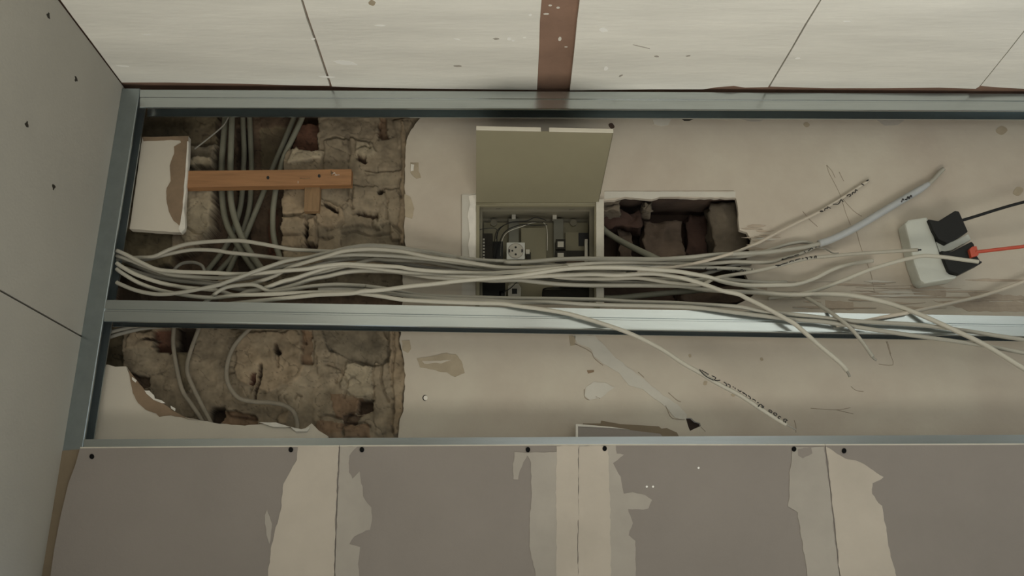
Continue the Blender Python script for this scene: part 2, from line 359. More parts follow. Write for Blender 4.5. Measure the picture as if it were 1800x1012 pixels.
for i, (a, b, r_) in enumerate([(1075, 221, 5), (1418, 219, 4.5), (1761, 229, 8), (1790, 336, 8), (1240, 673, 4), (1213, 625, 3), (1339, 631, 3), (1289, 694, 3)]):
    vs = [P(a+r_*math.cos(t)*(1+.3*math.sin(2*t+i)), b+r_*math.sin(t), YB-0.001) for t in [k*math.pi/6 for k in range(12)]]
    link('plaster_mark', prism([vs], Vector((0, 0.0008, 0))), 'plaster_stain' if i not in (0,) else 'cavity', wbk)
for (r_, m, th) in ((5.2, 'dark_part', .0008), (4.2, 'torn_edge', .0016)):
    vs = [P(747+(1 if m == 'torn_edge' else 0)+r_*.85*math.cos(t), 699+r_*math.sin(t), YB-th) for t in [k*math.pi/8 for k in range(16)]]
    link('wall_plug', prism([vs], Vector((0, th*.6, 0))), m, wbk)
# broken masonry exposed on the left, modelled as a relief
def inside(p, poly):
    x, y = p; c = False; n = len(poly); j = n-1
    for i in range(n):
        xi, yi = poly[i]; xj, yj = poly[j]
        if (yi > y) != (yj > y) and x < (xj-xi)*(y-yi)/(yj-yi)+xi: c = not c
        j = i
    return c
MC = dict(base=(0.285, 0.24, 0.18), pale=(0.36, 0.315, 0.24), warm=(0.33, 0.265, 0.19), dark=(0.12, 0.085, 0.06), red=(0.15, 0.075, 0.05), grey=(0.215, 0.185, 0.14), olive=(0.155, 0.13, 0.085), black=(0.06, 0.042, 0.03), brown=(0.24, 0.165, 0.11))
FEAT = [  # polygon in picture px on the relief plane, height towards the room (m), colour
    (rect(130, 150, 380, 300), -0.03, 'olive'), (rect(130, 400, 302, 470), -0.005, 'olive'), (rect(300, 250, 378, 335), -0.01, 'grey'),
    ([(330, 276), (374, 280), (377, 288), (374, 295), (330, 290)], 0.012, 'pale'),
    ([(328, 330), (376, 330), (372, 372), (368, 400), (362, 412), (350, 412), (340, 424), (322, 424), (318, 400)], 0.012, 'pale'),
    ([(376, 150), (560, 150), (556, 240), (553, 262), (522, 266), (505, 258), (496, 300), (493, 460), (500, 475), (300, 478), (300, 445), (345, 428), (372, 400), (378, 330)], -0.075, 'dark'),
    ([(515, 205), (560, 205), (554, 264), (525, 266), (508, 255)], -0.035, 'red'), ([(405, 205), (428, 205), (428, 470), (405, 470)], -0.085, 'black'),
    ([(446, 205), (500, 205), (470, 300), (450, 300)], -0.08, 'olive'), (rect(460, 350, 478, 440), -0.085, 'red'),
    ([(512, 262), (522, 258), (528, 264), (555, 264), (567, 264), (566, 280), (540, 284), (520, 292), (508, 290)], 0.012, 'pale'),
    ([(568, 245), (612, 244), (612, 282), (568, 280)], 0.006, 'base'), ([(560, 208), (660, 208), (655, 240), (560, 242)], -0.004, 'base'),
    ([(664, 205), (680, 210), (682, 240), (672, 245), (664, 235)], -0.02, 'brown'), ([(690, 210), (735, 205), (714, 246), (700, 262)], 0.006, 'base'),
    ([(625, 245), (655, 252), (665, 268), (640, 282), (624, 275)], 0.012, 'pale'), ([(626, 272), (645, 276), (642, 284), (626, 280)], -0.025, 'dark'),
    ([(497, 332), (540, 332), (540, 376), (497, 376)], 0.008, 'warm'), ([(494, 384), (536, 382), (537, 436), (494, 436)], 0.014, 'warm'), ([(540, 386), (556, 384), (556, 432), (540, 434)], 0.010, 'warm'),
    ([(536, 392), (541, 392), (541, 420), (536, 420)], -0.03, 'black'), ([(536, 428), (558, 430), (557, 438), (536, 438)], -0.03, 'dark'),
    ([(560, 350), (600, 364), (606, 385), (590, 402), (575, 402), (560, 395)], 0.014, 'warm'), ([(565, 352), (585, 366), (596, 374), (590, 378), (575, 368)], -0.012, 'dark'),
    ([(620, 325), (668, 330), (690, 332), (688, 372), (622, 372)], 0.008, 'base'), ([(666, 330), (676, 333), (672, 342), (665, 340)], -0.03, 'black'), ([(626, 372), (665, 374), (664, 380), (630, 378)], -0.02, 'dark'),
    ([(600, 396), (712, 392), (712, 432), (600, 436)], -0.012, 'grey'), ([(655, 382), (670, 384), (668, 398), (654, 396)], 0.006, 'pale'), ([(682, 330), (702, 330), (705, 420), (688, 420)], 0.004, 'base'),
    ([(706, 210), (716, 240), (713, 430), (703, 430)], 0.012, 'warm'),
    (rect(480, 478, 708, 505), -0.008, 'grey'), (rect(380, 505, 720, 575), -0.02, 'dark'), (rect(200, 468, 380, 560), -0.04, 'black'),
    ([(120, 560), (345, 575), (345, 615), (300, 640), (220, 640), (120, 660)], 0.0, 'base'), (rect(120, 560, 215, 660), -0.03, 'olive'), ([(270, 580), (302, 576), (302, 620), (273, 620)], -0.03, 'red'),
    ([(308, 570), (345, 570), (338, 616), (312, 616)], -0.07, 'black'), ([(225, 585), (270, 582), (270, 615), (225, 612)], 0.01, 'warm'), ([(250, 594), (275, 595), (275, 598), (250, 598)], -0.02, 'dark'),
    ([(215, 655), (262, 660), (260, 678), (240, 690)], -0.02, 'dark'), ([(305, 615), (330, 618), (336, 690), (318, 690)], 0.008, 'olive'),
    ([(372, 716), (392, 712), (388, 748), (365, 746)], -0.05, 'black'), ([(390, 718), (450, 730), (450, 748), (390, 748)], -0.015, 'brown'), ([(488, 728), (510, 724), (505, 748), (488, 745)], 0.01, 'warm'),
    ([(418, 588), (520, 580), (540, 620), (530, 665), (470, 690), (415, 670)], 0.010, 'warm'), ([(454, 640), (460, 640), (458, 665), (450, 700), (447, 700), (452, 664)], -0.015, 'dark'), ([(441, 658), (450, 658), (446, 678), (440, 678)], -0.01, 'red'),
    ([(480, 604), (490, 608), (492, 622), (482, 622)], -0.02, 'dark'), ([(530, 578), (548, 580), (546, 640), (530, 640)], -0.012, 'brown'), ([(548, 575), (580, 580), (600, 660), (560, 660)], 0.01, 'base'),
    ([(565, 578), (655, 578), (684, 600), (684, 634), (655, 646), (625, 636), (580, 620)], -0.008, 'grey'), ([(612, 636), (652, 646), (656, 690), (628, 704), (600, 680)], 0.012, 'pale'),
    ([(580, 690), (640, 700), (625, 728), (590, 735)], 0.003, 'brown'), ([(632, 704), (656, 702), (655, 724), (630, 726)], -0.05, 'dark'), ([(656, 640), (676, 640), (690, 690), (682, 760), (660, 760)], 0.004, 'base'),
    ([(672, 645), (684, 636), (690, 690), (680, 700), (672, 680)], 0.014, 'base'), ([(684, 575), (703, 575), (708, 625), (720, 645), (718, 668), (710, 690), (709, 730), (700, 765), (690, 765), (692, 700), (686, 640)], 0.018, 'warm'),
    ([(560, 740), (602, 742), (602, 770), (552, 770)], 0.004, 'brown'), ([(602, 728), (640, 728), (622, 748), (602, 750)], -0.01, 'dark'), ([(606, 748), (650, 748), (650, 770), (606, 770)], 0.006, 'brown'),
]
FB = [(min(p[0] for p in f[0]), max(p[0] for p in f[0]), min(p[1] for p in f[0]), max(p[1] for p in f[0])) for f in FEAT]
YM = 2.125
CRACK = [  # joints and cracks between the stones
 [(610, 242), (618, 238), (632, 246), (648, 250), (652, 262)], [(568, 246), (585, 240), (605, 244)], [(612, 236), (614, 262), (612, 282)], [(568, 246), (567, 296)], [(516, 290), (535, 286), (550, 282)],
 [(626, 276), (635, 280), (642, 284)], [(564, 360), (578, 364), (590, 372), (595, 376)], [(618, 336), (619, 362), (622, 366)], [(620, 375), (630, 372), (648, 372), (662, 374), (664, 388)], [(664, 332), (672, 330), (690, 331), (702, 328)],
 [(676, 334), (682, 352), (680, 384)], [(704, 284), (706, 305), (700, 330), (706, 350)], [(496, 378), (520, 377), (540, 372), (556, 376)], [(494, 416), (520, 416), (537, 414)], [(538, 384), (539, 430)], [(557, 384), (557, 432)],
 [(572, 404), (585, 402), (596, 398), (604, 388)], [(655, 380), (654, 396), (662, 402), (672, 396)], [(690, 396), (700, 402), (706, 412)], [(560, 418), (575, 420), (585, 416)], [(600, 408), (625, 404), (650, 412), (690, 408)], [(628, 262), (640, 256), (652, 262)],
 [(640, 296), (660, 300), (690, 300), (704, 296)], [(588, 300), (605, 304), (612, 330), (610, 352)], [(665, 210), (668, 232), (664, 244)],
 [(458, 642), (460, 656), (452, 664), (450, 690), (448, 702)], [(446, 662), (446, 676), (441, 690)], [(482, 612), (488, 625), (490, 645)], [(614, 638), (630, 634), (655, 644), (672, 640), (682, 628), (684, 600), (676, 580)], [(672, 640), (670, 665), (676, 690), (684, 706)],
 [(655, 670), (656, 695), (652, 704)], [(590, 664), (591, 672)], [(518, 700), (520, 692), (530, 696)], [(630, 722), (612, 732), (600, 748), (604, 764)], [(602, 742), (620, 746), (640, 744), (650, 750)], [(370, 716), (392, 714), (400, 730), (450, 736)], [(548, 580), (550, 610), (548, 640)],
 [(530, 578), (536, 600)], [(692, 580), (694, 625), (690, 660), (693, 700), (690, 760)], [(252, 597), (275, 597)], [(400, 656), (412, 655)], [(560, 735), (575, 730), (600, 736)], [(575, 640), (600, 650), (612, 672), (604, 700)], [(300, 330), (372, 330)], [(328, 400), (345, 412), (362, 408)], [(240, 676), (250, 690), (262, 684)]]
CB = [(min(p[0] for p in l)-9, max(p[0] for p in l)+9, min(p[1] for p in l)-9, max(p[1] for p in l)+9, l) for l in CRACK]
def cdist(x, y):
    m = 9.0
    for a0, a1, b0, b1, l in CB:
        if a0 <= x <= a1 and b0 <= y <= b1:
            for (ax, ay), (bx, by) in zip(l, l[1:]):
                dx, dy = bx-ax, by-ay; t = max(0, min(1, ((x-ax)*dx+(y-ay)*dy)/(dx*dx+dy*dy+1e-9)))
                m = min(m, math.hypot(x-ax-t*dx, y-ay-t*dy))
    return m
nx, ny = 380, 400
x0, x1, y0, y1 = 120, 745, 140, 800
HM = []; CM = []
for j in range(ny+1):
    for i in range(nx+1):
        px = x0+(x1-x0)*i/nx; py = y0+(y1-y0)*j/ny
        w = noise.noise_vector(Vector((px*.05, py*.05, 3.1)))*5+noise.noise_vector(Vector((px*.17, py*.17, 8.1)))*2.0
        q = (px+w.x, py+w.y); h = 0.0; c = MC['base']
        for (poly, dh, cn), bb in zip(FEAT, FB):
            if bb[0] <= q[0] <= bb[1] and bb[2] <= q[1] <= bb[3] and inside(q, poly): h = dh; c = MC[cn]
        n1 = noise.fractal(Vector((px*.022, py*.022, 1.7)), 0.8, 2.1, 5)
        v = abs(noise.noise(Vector((px*.035, py*.05, 5.5))))
        crack = max(0, 1-v/0.022)
        c2 = [k*(1+0.32*noise.noise(Vector((px*.06, py*.06, 9)))+.16*noise.noise(Vector((px*.2, py*.2, 2)))) for k in c]
        v2 = noise.noise(Vector((px*.018, py*.024, 21)))
        if crack > .3: c2 = [q_*.6 for q_ in c2]
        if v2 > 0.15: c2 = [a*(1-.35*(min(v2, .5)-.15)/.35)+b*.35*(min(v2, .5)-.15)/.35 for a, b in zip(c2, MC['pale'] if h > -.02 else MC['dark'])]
        k = noise.noise(Vector((px*.30, py*.30, 4)))
        cw = cdist(px+w.x*.35, py+w.y*.35); cw = max(0, 1-cw/(1.7+.9*noise.noise(Vector((px*.05, py*.05, 31)))))
        HM.append(h*0.85+n1*0.008+k*0.0012-crack*0.004-cw*0.018); CM.append(c2)
# smooth once so that edges break softly
H2 = HM[:]
for j in range(1, ny):
    for i in range(1, nx):
        a = j*(nx+1)+i; H2[a] = (HM[a]*2+HM[a-1]+HM[a+1]+HM[a-nx-1]+HM[a+nx+1])/6
vs = []
for j in range(ny+1):
    for i in range(nx+1):
        a = j*(nx+1)+i; p = P(x0+(x1-x0)*i/nx, y0+(y1-y0)*j/ny, YM)
        vs.append(Vector((p.x, YM-max(-0.1, min(0.022, H2[a])), min(p.z, ZC+0.011))))
fs = [(j*(nx+1)+i, j*(nx+1)+i+1, (j+1)*(nx+1)+i+1, (j+1)*(nx+1)+i) for j in range(ny) for i in range(nx)]
me = bpy.data.meshes.new('masonry'); me.from_pydata([tuple(v) for v in vs], [], fs)
ca = me.color_attributes.new('Col', 'FLOAT_COLOR', 'POINT')
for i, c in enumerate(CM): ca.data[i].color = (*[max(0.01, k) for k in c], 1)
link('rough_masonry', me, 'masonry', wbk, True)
# cavity behind the hole, with loose bricks inside
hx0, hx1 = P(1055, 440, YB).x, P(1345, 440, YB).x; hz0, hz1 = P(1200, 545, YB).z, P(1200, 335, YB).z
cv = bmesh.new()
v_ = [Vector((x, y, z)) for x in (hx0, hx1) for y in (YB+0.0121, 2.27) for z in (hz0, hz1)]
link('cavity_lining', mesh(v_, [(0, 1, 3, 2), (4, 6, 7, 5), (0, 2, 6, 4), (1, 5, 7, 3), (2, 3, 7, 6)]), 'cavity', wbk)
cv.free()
def rough_block(name, px0, py0, px1, py1, y, th, m, seed, parent=wbk):
    a = P(px0, py0, y); b = P(px1, py1, y)
    bm = bmesh.new(); bmesh.ops.create_cube(bm, size=1)
    bmesh.ops.subdivide_edges(bm, edges=bm.edges, cuts=12, use_grid_fill=True)
    for v in bm.verts:
        co = Vector((a.x+(b.x-a.x)*(v.co.x+.5), y+th*(v.co.y+.5), b.z+(a.z-b.z)*(v.co.z+.5)))
        v.co = co+noise.noise_vector(co*16+Vector((seed, 0, 0)))*0.016+noise.noise_vector(co*50)*0.007+noise.noise_vector(co*120)*0.003
    me = bpy.data.meshes.new(name); bm.to_mesh(me); bm.free(); return link(name, me, m, parent, True)
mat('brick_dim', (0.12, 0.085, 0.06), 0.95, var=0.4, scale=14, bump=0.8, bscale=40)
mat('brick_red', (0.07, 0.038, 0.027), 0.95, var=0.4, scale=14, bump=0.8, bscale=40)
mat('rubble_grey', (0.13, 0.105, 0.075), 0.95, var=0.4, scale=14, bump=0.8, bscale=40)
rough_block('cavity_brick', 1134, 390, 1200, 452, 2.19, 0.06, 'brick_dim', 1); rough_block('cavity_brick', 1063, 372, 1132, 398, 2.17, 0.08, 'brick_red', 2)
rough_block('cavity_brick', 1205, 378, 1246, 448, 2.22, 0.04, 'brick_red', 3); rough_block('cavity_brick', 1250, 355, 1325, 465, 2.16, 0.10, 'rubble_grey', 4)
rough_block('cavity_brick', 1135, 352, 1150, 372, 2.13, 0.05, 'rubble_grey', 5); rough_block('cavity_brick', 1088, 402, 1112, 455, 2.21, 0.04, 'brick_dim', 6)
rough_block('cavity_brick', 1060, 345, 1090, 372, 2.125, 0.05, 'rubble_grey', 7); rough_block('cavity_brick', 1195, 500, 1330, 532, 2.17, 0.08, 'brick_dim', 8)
link('cavity_lining', mesh([P(a, b, 2.135) for a, b in rect(1195, 728, 1245, 765)], [(0, 1, 2, 3)]), 'cavity', wbk)
# ---------------------------------------------------------------- steel frame
def rail(name, tl, tr, bl, br, label, y=YF, depth=0.05, xr=2050, closed=False):
    """tl,tr top edge at left / right px ; bl,br bottom edge"""
    def ext(a, b): return (xr, a[1]+(b[1]-a[1])*(xr-a[0])/(b[0]-a[0]))
    T0, T1, B0, B1 = P(*tl, y), P(*ext(tl, tr), y), P(*bl, y), P(*ext(bl, br), y)
    prof = [(1, depth-.005), (1, depth), (.5, depth), (0, depth), (0, 0), (.40, 0), (.43, .0022), (.50, .0022), (.53, 0), (.93, 0), (.985, -.0008), (1.0, .001), (1, .004)]
    vs = []; n = len(prof)
    for (A, B) in ((T0, B0), (T1, B1)):
        for t, dy in prof: vs.append(A.lerp(B, t)+Vector((0, dy, 0)))
    fs = [(i, i+1, n+i+1, n+i) for i in range(n-1)]
    me = mesh(vs, fs); o = link(name, me, 'steel')
    s = o.modifiers.new('thickness', 'SOLIDIFY'); s.thickness = 0.0009; s.offset = 0
    props(o, label, 'metal rail', 'galvanised steel rails of the wall frame'); return o
rail('steel_rail', (246, 158), (1800, 165), (246, 189), (1800, 195), 'topmost galvanised steel rail running just under the ceiling boards')
rail('steel_rail', (183, 527), (1800, 556), (183, 565), (1800, 591), 'middle galvanised steel rail that the grey cable bundle lies on')
rail('steel_rail', (147, 772), (1800, 764), (147, 812), (1800, 806), 'lowest galvanised steel rail directly above the grey plasterboard sheets')
# upright
A0, A1 = P(215, 156, YF), P(246, 156, YF); B0, B1 = P(92, 900, YF), P(127, 900, YF)
prof = [(1, .045), (1, .05), (0, .05), (0, 0), (.03, -.0006), (.97, -.0006), (1, 0.001), (1, .006)]
vs = []
for (A, B) in ((A0, A1), (B0, B1)):
    for t, dy in prof: vs.append(A.lerp(B, t)+Vector((0, dy, 0)))
o = link('steel_stud', mesh(vs, [(i, i+1, len(prof)+i+1, len(prof)+i) for i in range(len(prof)-1)]), 'steel_dull')
s = o.modifiers.new('thickness', 'SOLIDIFY'); s.thickness = 0.0009; s.offset = 0
props(o, 'upright galvanised steel stud in the corner against the left wall', 'metal stud')
# ---------------------------------------------------------------- lower plasterboard sheets
YS = YF-0.0135
def sheet(label, x_l, x_r, filler, screws):
    """x_l / x_r: outline of the side edges as lists of px points"""
    t = empty('plasterboard_sheet'); props(t, label, 'plasterboard sheet', 'grey plasterboard sheets along the bottom')
    slab('board', [x_l+list(reversed(x_r))], YS, 0.0125, 'sheet_grey', t)
    # paper-wrapped upper edge
    e = [(x_l[0][0], x_l[0][1]-0.8), (x_r[0][0], x_r[0][1]-0.8), (x_r[0][0], x_r[0][1]+1.6), (x_l[0][0], x_l[0][1]+1.6)]
    slab('board_edge', [e], YS-0.0006, 0.012, 'frame_strip', t)
    for i, (m, pts) in enumerate(filler):
        slab('joint_filler', [pts], YS-0.0008-0.0003*i, 0.0008+0.0003*i, m, t, rag=1.4, seed=i+int(x_l[0][0]), step=6)
    for (a, b) in screws:
        vs = [P(a+4.0*math.cos(w), b+4.6*math.sin(w), YS-0.0022) for w in [k*math.pi/6 for k in range(12)]]
        link('screw', prism([vs], Vector((0, 0.002, 0))), 'screw_black', t)
    return t
sheet('leftmost grey plasterboard sheet below the frame beside the brown tape', [(141, 786), (133, 815), (120, 850), (108, 900), (96, 960), (86, 1030), (80, 1080)], [(596.2, 783), (593.2, 850), (589.2, 950), (586.2, 1080)],
      [('filler_light', [(523, 784), (595, 784), (592.3, 850), (588.3, 950), (585.3, 1078), (464, 1078), (472, 1000), (480, 945), (494, 895), (497, 850), (508, 832), (522, 808)]),
       ('filler_mid', [(466, 905), (470, 895), (478, 920), (474, 955), (468, 940)])], [(161, 802), (511, 790)])
sheet('plasterboard sheet between the two filled joints left of centre', [(597, 783), (594, 850), (590, 950), (587, 1080)], [(1017.2, 781), (1015.7, 900), (1014.7, 1080)],
      [('filler_mid', [(598, 785), (628, 785), (613, 800), (614, 830), (620, 841), (631, 828), (637, 855), (638, 872), (652, 892), (655, 915), (650, 930), (622, 943), (614, 955), (632, 962), (631, 990), (633, 1078), (588, 1078), (591, 950), (595, 850)]),
       ('filler_mid', [(1014, 795), (905, 795), (902, 815), (903, 842), (911, 843), (914, 828), (920, 812), (928, 800), (933, 812), (934, 860), (932, 900), (931, 960), (940, 1000), (948, 1078), (1012, 1078)]),
       ('filler_light', [(1017, 783), (979, 784), (977, 840), (978, 920), (979, 1078), (1014.5, 1078)])], [(636, 790), (928, 790)])
S3 = sheet('plasterboard sheet under the middle right with a leaf-shaped filler smear', [(1017.5, 781), (1016, 900), (1015, 1080)], [(1449.8, 781), (1460.3, 870), (1472.3, 980), (1483.3, 1080)],
      [('filler_mid', [(1018, 783), (1082, 783), (1084, 797), (1096, 799), (1078, 814), (1090, 838), (1097, 868), (1112, 864), (1134, 871), (1147, 879), (1140, 892), (1130, 896), (1104, 895), (1112, 918), (1105, 940), (1117, 952), (1118, 1078), (1016, 1078)]),
       ('filler_light', [(1018, 784), (1068, 784), (1072, 860), (1073, 950), (1076, 1078), (1016, 1078)]),
       ('filler_mid', [(1448, 784), (1394, 786), (1392, 805), (1388, 830), (1386, 890), (1402, 900), (1408, 940), (1418, 1000), (1425, 1078), (1482, 1078), (1471, 980), (1459, 870)]),
       ('sheet_grey', [(1402, 788), (1426, 787), (1428, 796), (1412, 805), (1402, 800)])],
      [(1063, 788), (1396, 789)])
sheet('rightmost grey plasterboard sheet below the frame', [(1450.5, 781), (1461, 870), (1473, 980), (1484, 1080)], [(2050, 779), (2050, 900), (2050, 1080)],
      [('filler_light', [(1452, 784), (1458, 787), (1470, 797), (1485, 804), (1510, 811), (1530, 822), (1552, 838), (1548, 842), (1534, 848), (1533, 868), (1550, 888), (1556, 920), (1562, 960), (1578, 1020), (1592, 1078), (1485, 1078), (1474, 980), (1462, 870)])], [(1484, 792)])
for i, (a, b) in enumerate(((1137, 855), (1148, 855), (1228, 822))):
    vs = [P(a+1.9*math.cos(w), b+1.9*math.sin(w), YS-0.0008) for w in [k*math.pi/4 for k in range(8)]]
    link('filler_fleck', prism([vs], Vector((0, 0.0006, 0))), 'fresh_paint', S3)
props(slab('joint_tape', [[(106, 792), (143, 789), (136, 815), (124, 850), (112, 900), (100, 960), (90, 1030), (84, 1080), (52, 1080), (68, 1000), (87, 900)]], YF-0.0018, 0.0008, 'tape_brown'),
      'brown paper joint tape strip beside the left wall under the stud', 'tape')
# ---------------------------------------------------------------- torn wallboard remains, wood
t = empty('wallboard_fragment'); props(t, 'white painted wallboard remnant with torn right edge beside the wooden batten', 'board fragment')
slab('board', [[(250, 241), (331, 239), (330, 275), (328, 302), (325, 335), (323, 372), (324, 392), (323, 402), (317, 408), (309, 408), (228, 402), (238, 330)]], 2.078, 0.02, 'board_white', t, rag=.4, step=8)
slab('torn_paper', [[(250, 241), (331, 239), (328, 302), (322, 380), (315, 396), (305, 388), (297, 372), (292, 350), (293, 330), (300, 318), (298, 290), (306, 270), (306, 258), (318, 250), (316, 246), (300, 246), (252, 248)]], 2.0768, 0.001, 'paper_brown', t, rag=.7, step=6)
slab('torn_edge', [[(329, 248), (331.5, 248), (330, 290), (327, 335), (323, 365), (325, 385), (325, 402), (318, 409), (314, 402), (317, 390), (320, 372), (323, 335), (326, 300)]], 2.0755, 0.010, 'torn_edge', t, rag=.5, step=6)
t = empty('wallboard_fragment'); props(t, 'white wallboard remnant with ragged curved top in the lower left opening', 'board fragment')
slab('board', [[(150, 820), (130, 760), (155, 640), (190, 641), (203, 644), (221, 644), (230, 664), (235, 688), (246, 706), (258, 718), (276, 724), (282, 729), (300, 727), (330, 734), (350, 738), (385, 744), (430, 748), (470, 744), (500, 750), (530, 757), (548, 744), (560, 756), (576, 766), (580, 820)]], 2.084, 0.009, 'board_white', t, rag=.6, step=7)
slab('torn_paper', [[(226, 650), (240, 668), (255, 686), (270, 700), (285, 708), (305, 722), (330, 736), (350, 739), (300, 730), (280, 732), (274, 726), (256, 720), (243, 708), (233, 690)]], 2.0825, 0.003, 'paper_brown', t, rag=.7, step=6)
for i, pts in enumerate([[(254, 686), (262, 686), (270, 694), (272, 700), (284, 703), (290, 708), (284, 708), (270, 702), (258, 692)], [(300, 713), (308, 718), (307, 722), (301, 718)], [(232, 662), (240, 668), (238, 672), (232, 667)], [(510, 750), (530, 754), (545, 750), (540, 758), (520, 758)], [(455, 742), (485, 742), (510, 750), (480, 750)]]):
    slab('torn_edge', [pts], 2.081-.0005*i, 0.003, 'torn_edge', t, rag=.4, step=4, seed=i)
# offcuts poking up behind the lowest rail
t = slab('board_offcut', [[(1014, 790), (1014, 747), (1050, 748), (1110, 756), (1160, 762), (1190, 790)]], 2.058, 0.008, 'sheet_grey'); props(t, 'grey offcut with pale edge behind the lowest rail, nearer of two', 'board offcut', 'offcuts behind the lowest rail')
slab('cut_edge', [[(1012, 790), (1012, 745), (1017, 745), (1075, 750), (1108, 755), (1074, 752), (1016, 749), (1016, 790)]], 2.0565, 0.004, 'torn_edge', t)
t = slab('board_offcut', [[(1025, 790), (1025, 744), (1056, 744), (1057, 739), (1090, 745), (1158, 749), (1163, 753), (1172, 752), (1190, 760), (1205, 790)]], 2.072, 0.008, 'tape_brown'); props(t, 'brown grey offcut leaning behind the other above the lowest rail', 'board offcut', 'offcuts behind the lowest rail')
# wooden batten
b = empty('wooden_batten'); props(b, 'orange-brown wooden batten across the broken masonry beside the white remnant', 'wooden batten')
slab('batten_bar', [[(318, 300), (618, 297), (617, 324), (318, 329.5)]], 2.083, 0.026, 'wood', b, bev=0.0012)
for (x, y, w) in ((471, 312, 2.6), (561, 309, 2.6), (583, 304, 1.8)):
    vs = [P(x+w*math.cos(k*math.pi/4), y+w*math.sin(k*math.pi/4)*1.2, 2.0824) for k in range(8)]
    link('nail_hole', prism([vs], Vector((0, 0.001, 0))), 'ink', b)
for l in ([(524, 318), (524, 322)], [(584, 306), (589, 303)], [(588, 308), (597, 307)], [(586, 302), (592, 308)]): strokes('scratch_mark', [l], 2.0822, 0.0006, 'torn_edge', b)
for l in ([(527, 313), (536, 314), (545, 313)], [(582, 300), (583, 309)]): strokes('knot_mark', [l], 2.0824, 0.0011, 'wood_pale', b)
props(slab('wooden_peg', [[(536, 318), (563, 318), (562, 345), (560, 371), (534, 371), (535, 345)]], 2.0975, 0.02, 'wood_pale', bev=0.001), 'short pale wooden peg hanging below the orange batten', 'wooden peg')
# ---------------------------------------------------------------- electrical cabinet
cab = empty('electrical_cabinet'); props(cab, 'recessed beige electrical cabinet with its door hinged up open', 'electrical cabinet')
C0 = P(838, 357, YB); C1 = P(1051, 357, YB); zT = C0.z; zB = P(940, 560, YB).z; X0, X1 = C0.x, C1.x
YI = 2.205
casing_v = [Vector((x, y, z)) for x in (X0+.004, X1-.004) for y in (YB-.002, YI) for z in (zB, zT)]
casing = link('casing', mesh(casing_v, [(0, 1, 3, 2), (4, 6, 7, 5), (0, 2, 6, 4), (1, 5, 7, 3), (2, 3, 7, 6)]), 'cabinet_inner', cab)
s = casing.modifiers.new('thickness', 'SOLIDIFY'); s.thickness = 0.002; s.offset = 0
def cb(name, px0, py0, px1, py1, y, th, m, parent=cab, bev=0.0008, rag=0):
    return slab(name, [rect(px0, py0, px1, py1)], y, th, m, parent, bev=bev)
slab('mounting_frame', [[(837, 357), (1053, 357), (1053, 560), (837, 560)], [(843, 362), (1045, 362), (1045, 559), (843, 559)]], YB-0.006, 0.008, 'cabinet_paint', cab)
slab('inner_frame', [[(844, 361), (1045, 361), (1045, 560), (844, 560)], [(848, 371), (1036, 371), (1036, 559), (848, 559)]], 2.135, 0.006, 'cabinet_inner', cab)
cb('side_strip', 1048, 350, 1061, 535, YB-0.012, 0.012, 'frame_strip')
cb('frame_slot', 1000, 365, 1010, 368, 2.1345, 0.001, 'ink', bev=0); cb('frame_slot', 872, 364, 880, 367, 2.1345, 0.001, 'dark_part', bev=0)
cb('back_plate', 850, 391, 1034, 560, 2.195, 0.005, 'cabinet_paint')
for x in (903, 975): cb('clip', x-3.5, 374, x+3.5, 384, 2.175, 0.02, 'frame_strip')
for x in (868, 1008): 
    vs = [P(x+6*math.cos(k*math.pi/8), 391+6*math.sin(k*math.pi/8), 2.187) for k in range(16)]
    link('knockout', prism([vs], Vector((0, .004, 0))), 'cabinet_inner', cab)
for (a, b2) in ((894, 912), (973, 990)): cb('din_rail', a, 384, b2, 560, 2.18, 0.012, 'tarnished_steel')
cb('cover_plate', 916, 400, 960, 470, 2.172, 0.018, 'cabinet_paint'); cb('cover_plate', 994, 408, 1032, 450, 2.182, 0.01, 'cabinet_paint')
cb('knockout_opening', 1017, 409, 1034, 432, 2.1795, 0.002, 'ink', bev=0)
cb('terminal_block', 846, 410, 866, 458, 2.15, 0.03, 'dark_part'); cb('terminal_block', 862, 424, 884, 458, 2.155, 0.03, 'black_plastic')
for k in range(7): cb('terminal_screw', 849, 419+k*5.5, 852, 422+k*5.5, 2.1485, 0.003, 'frame_strip', bev=0)
cb('terminal_block', 846, 494, 888, 530, 2.15, 0.03, 'black_plastic'); cb('terminal_block', 985, 455, 1030, 500, 2.16, 0.03, 'brick_dim')
cb('circuit_breaker', 977, 420, 994, 438, 2.152, 0.03, 'dark_part'); cb('breaker_cap', 980, 424, 991, 434, 2.150, 0.004, 'frame_strip'); cb('breaker_cap', 980, 444, 991, 452, 2.150, 0.02, 'frame_strip')
cb('circuit_breaker', 976, 440, 996, 470, 2.156, 0.03, 'dark_part'); cb('cover_arm', 994, 440, 1030, 456, 2.165, 0.02, 'dark_part')
cb('side_contact', 1028, 420, 1033, 500, 2.148, 0.02, 'frame_strip'); cb('small_relay', 926, 443, 933, 458, 2.155, 0.03, 'dark_part'); cb('small_relay', 924, 438, 931, 446, 2.152, 0.02, 'cabinet_edge')
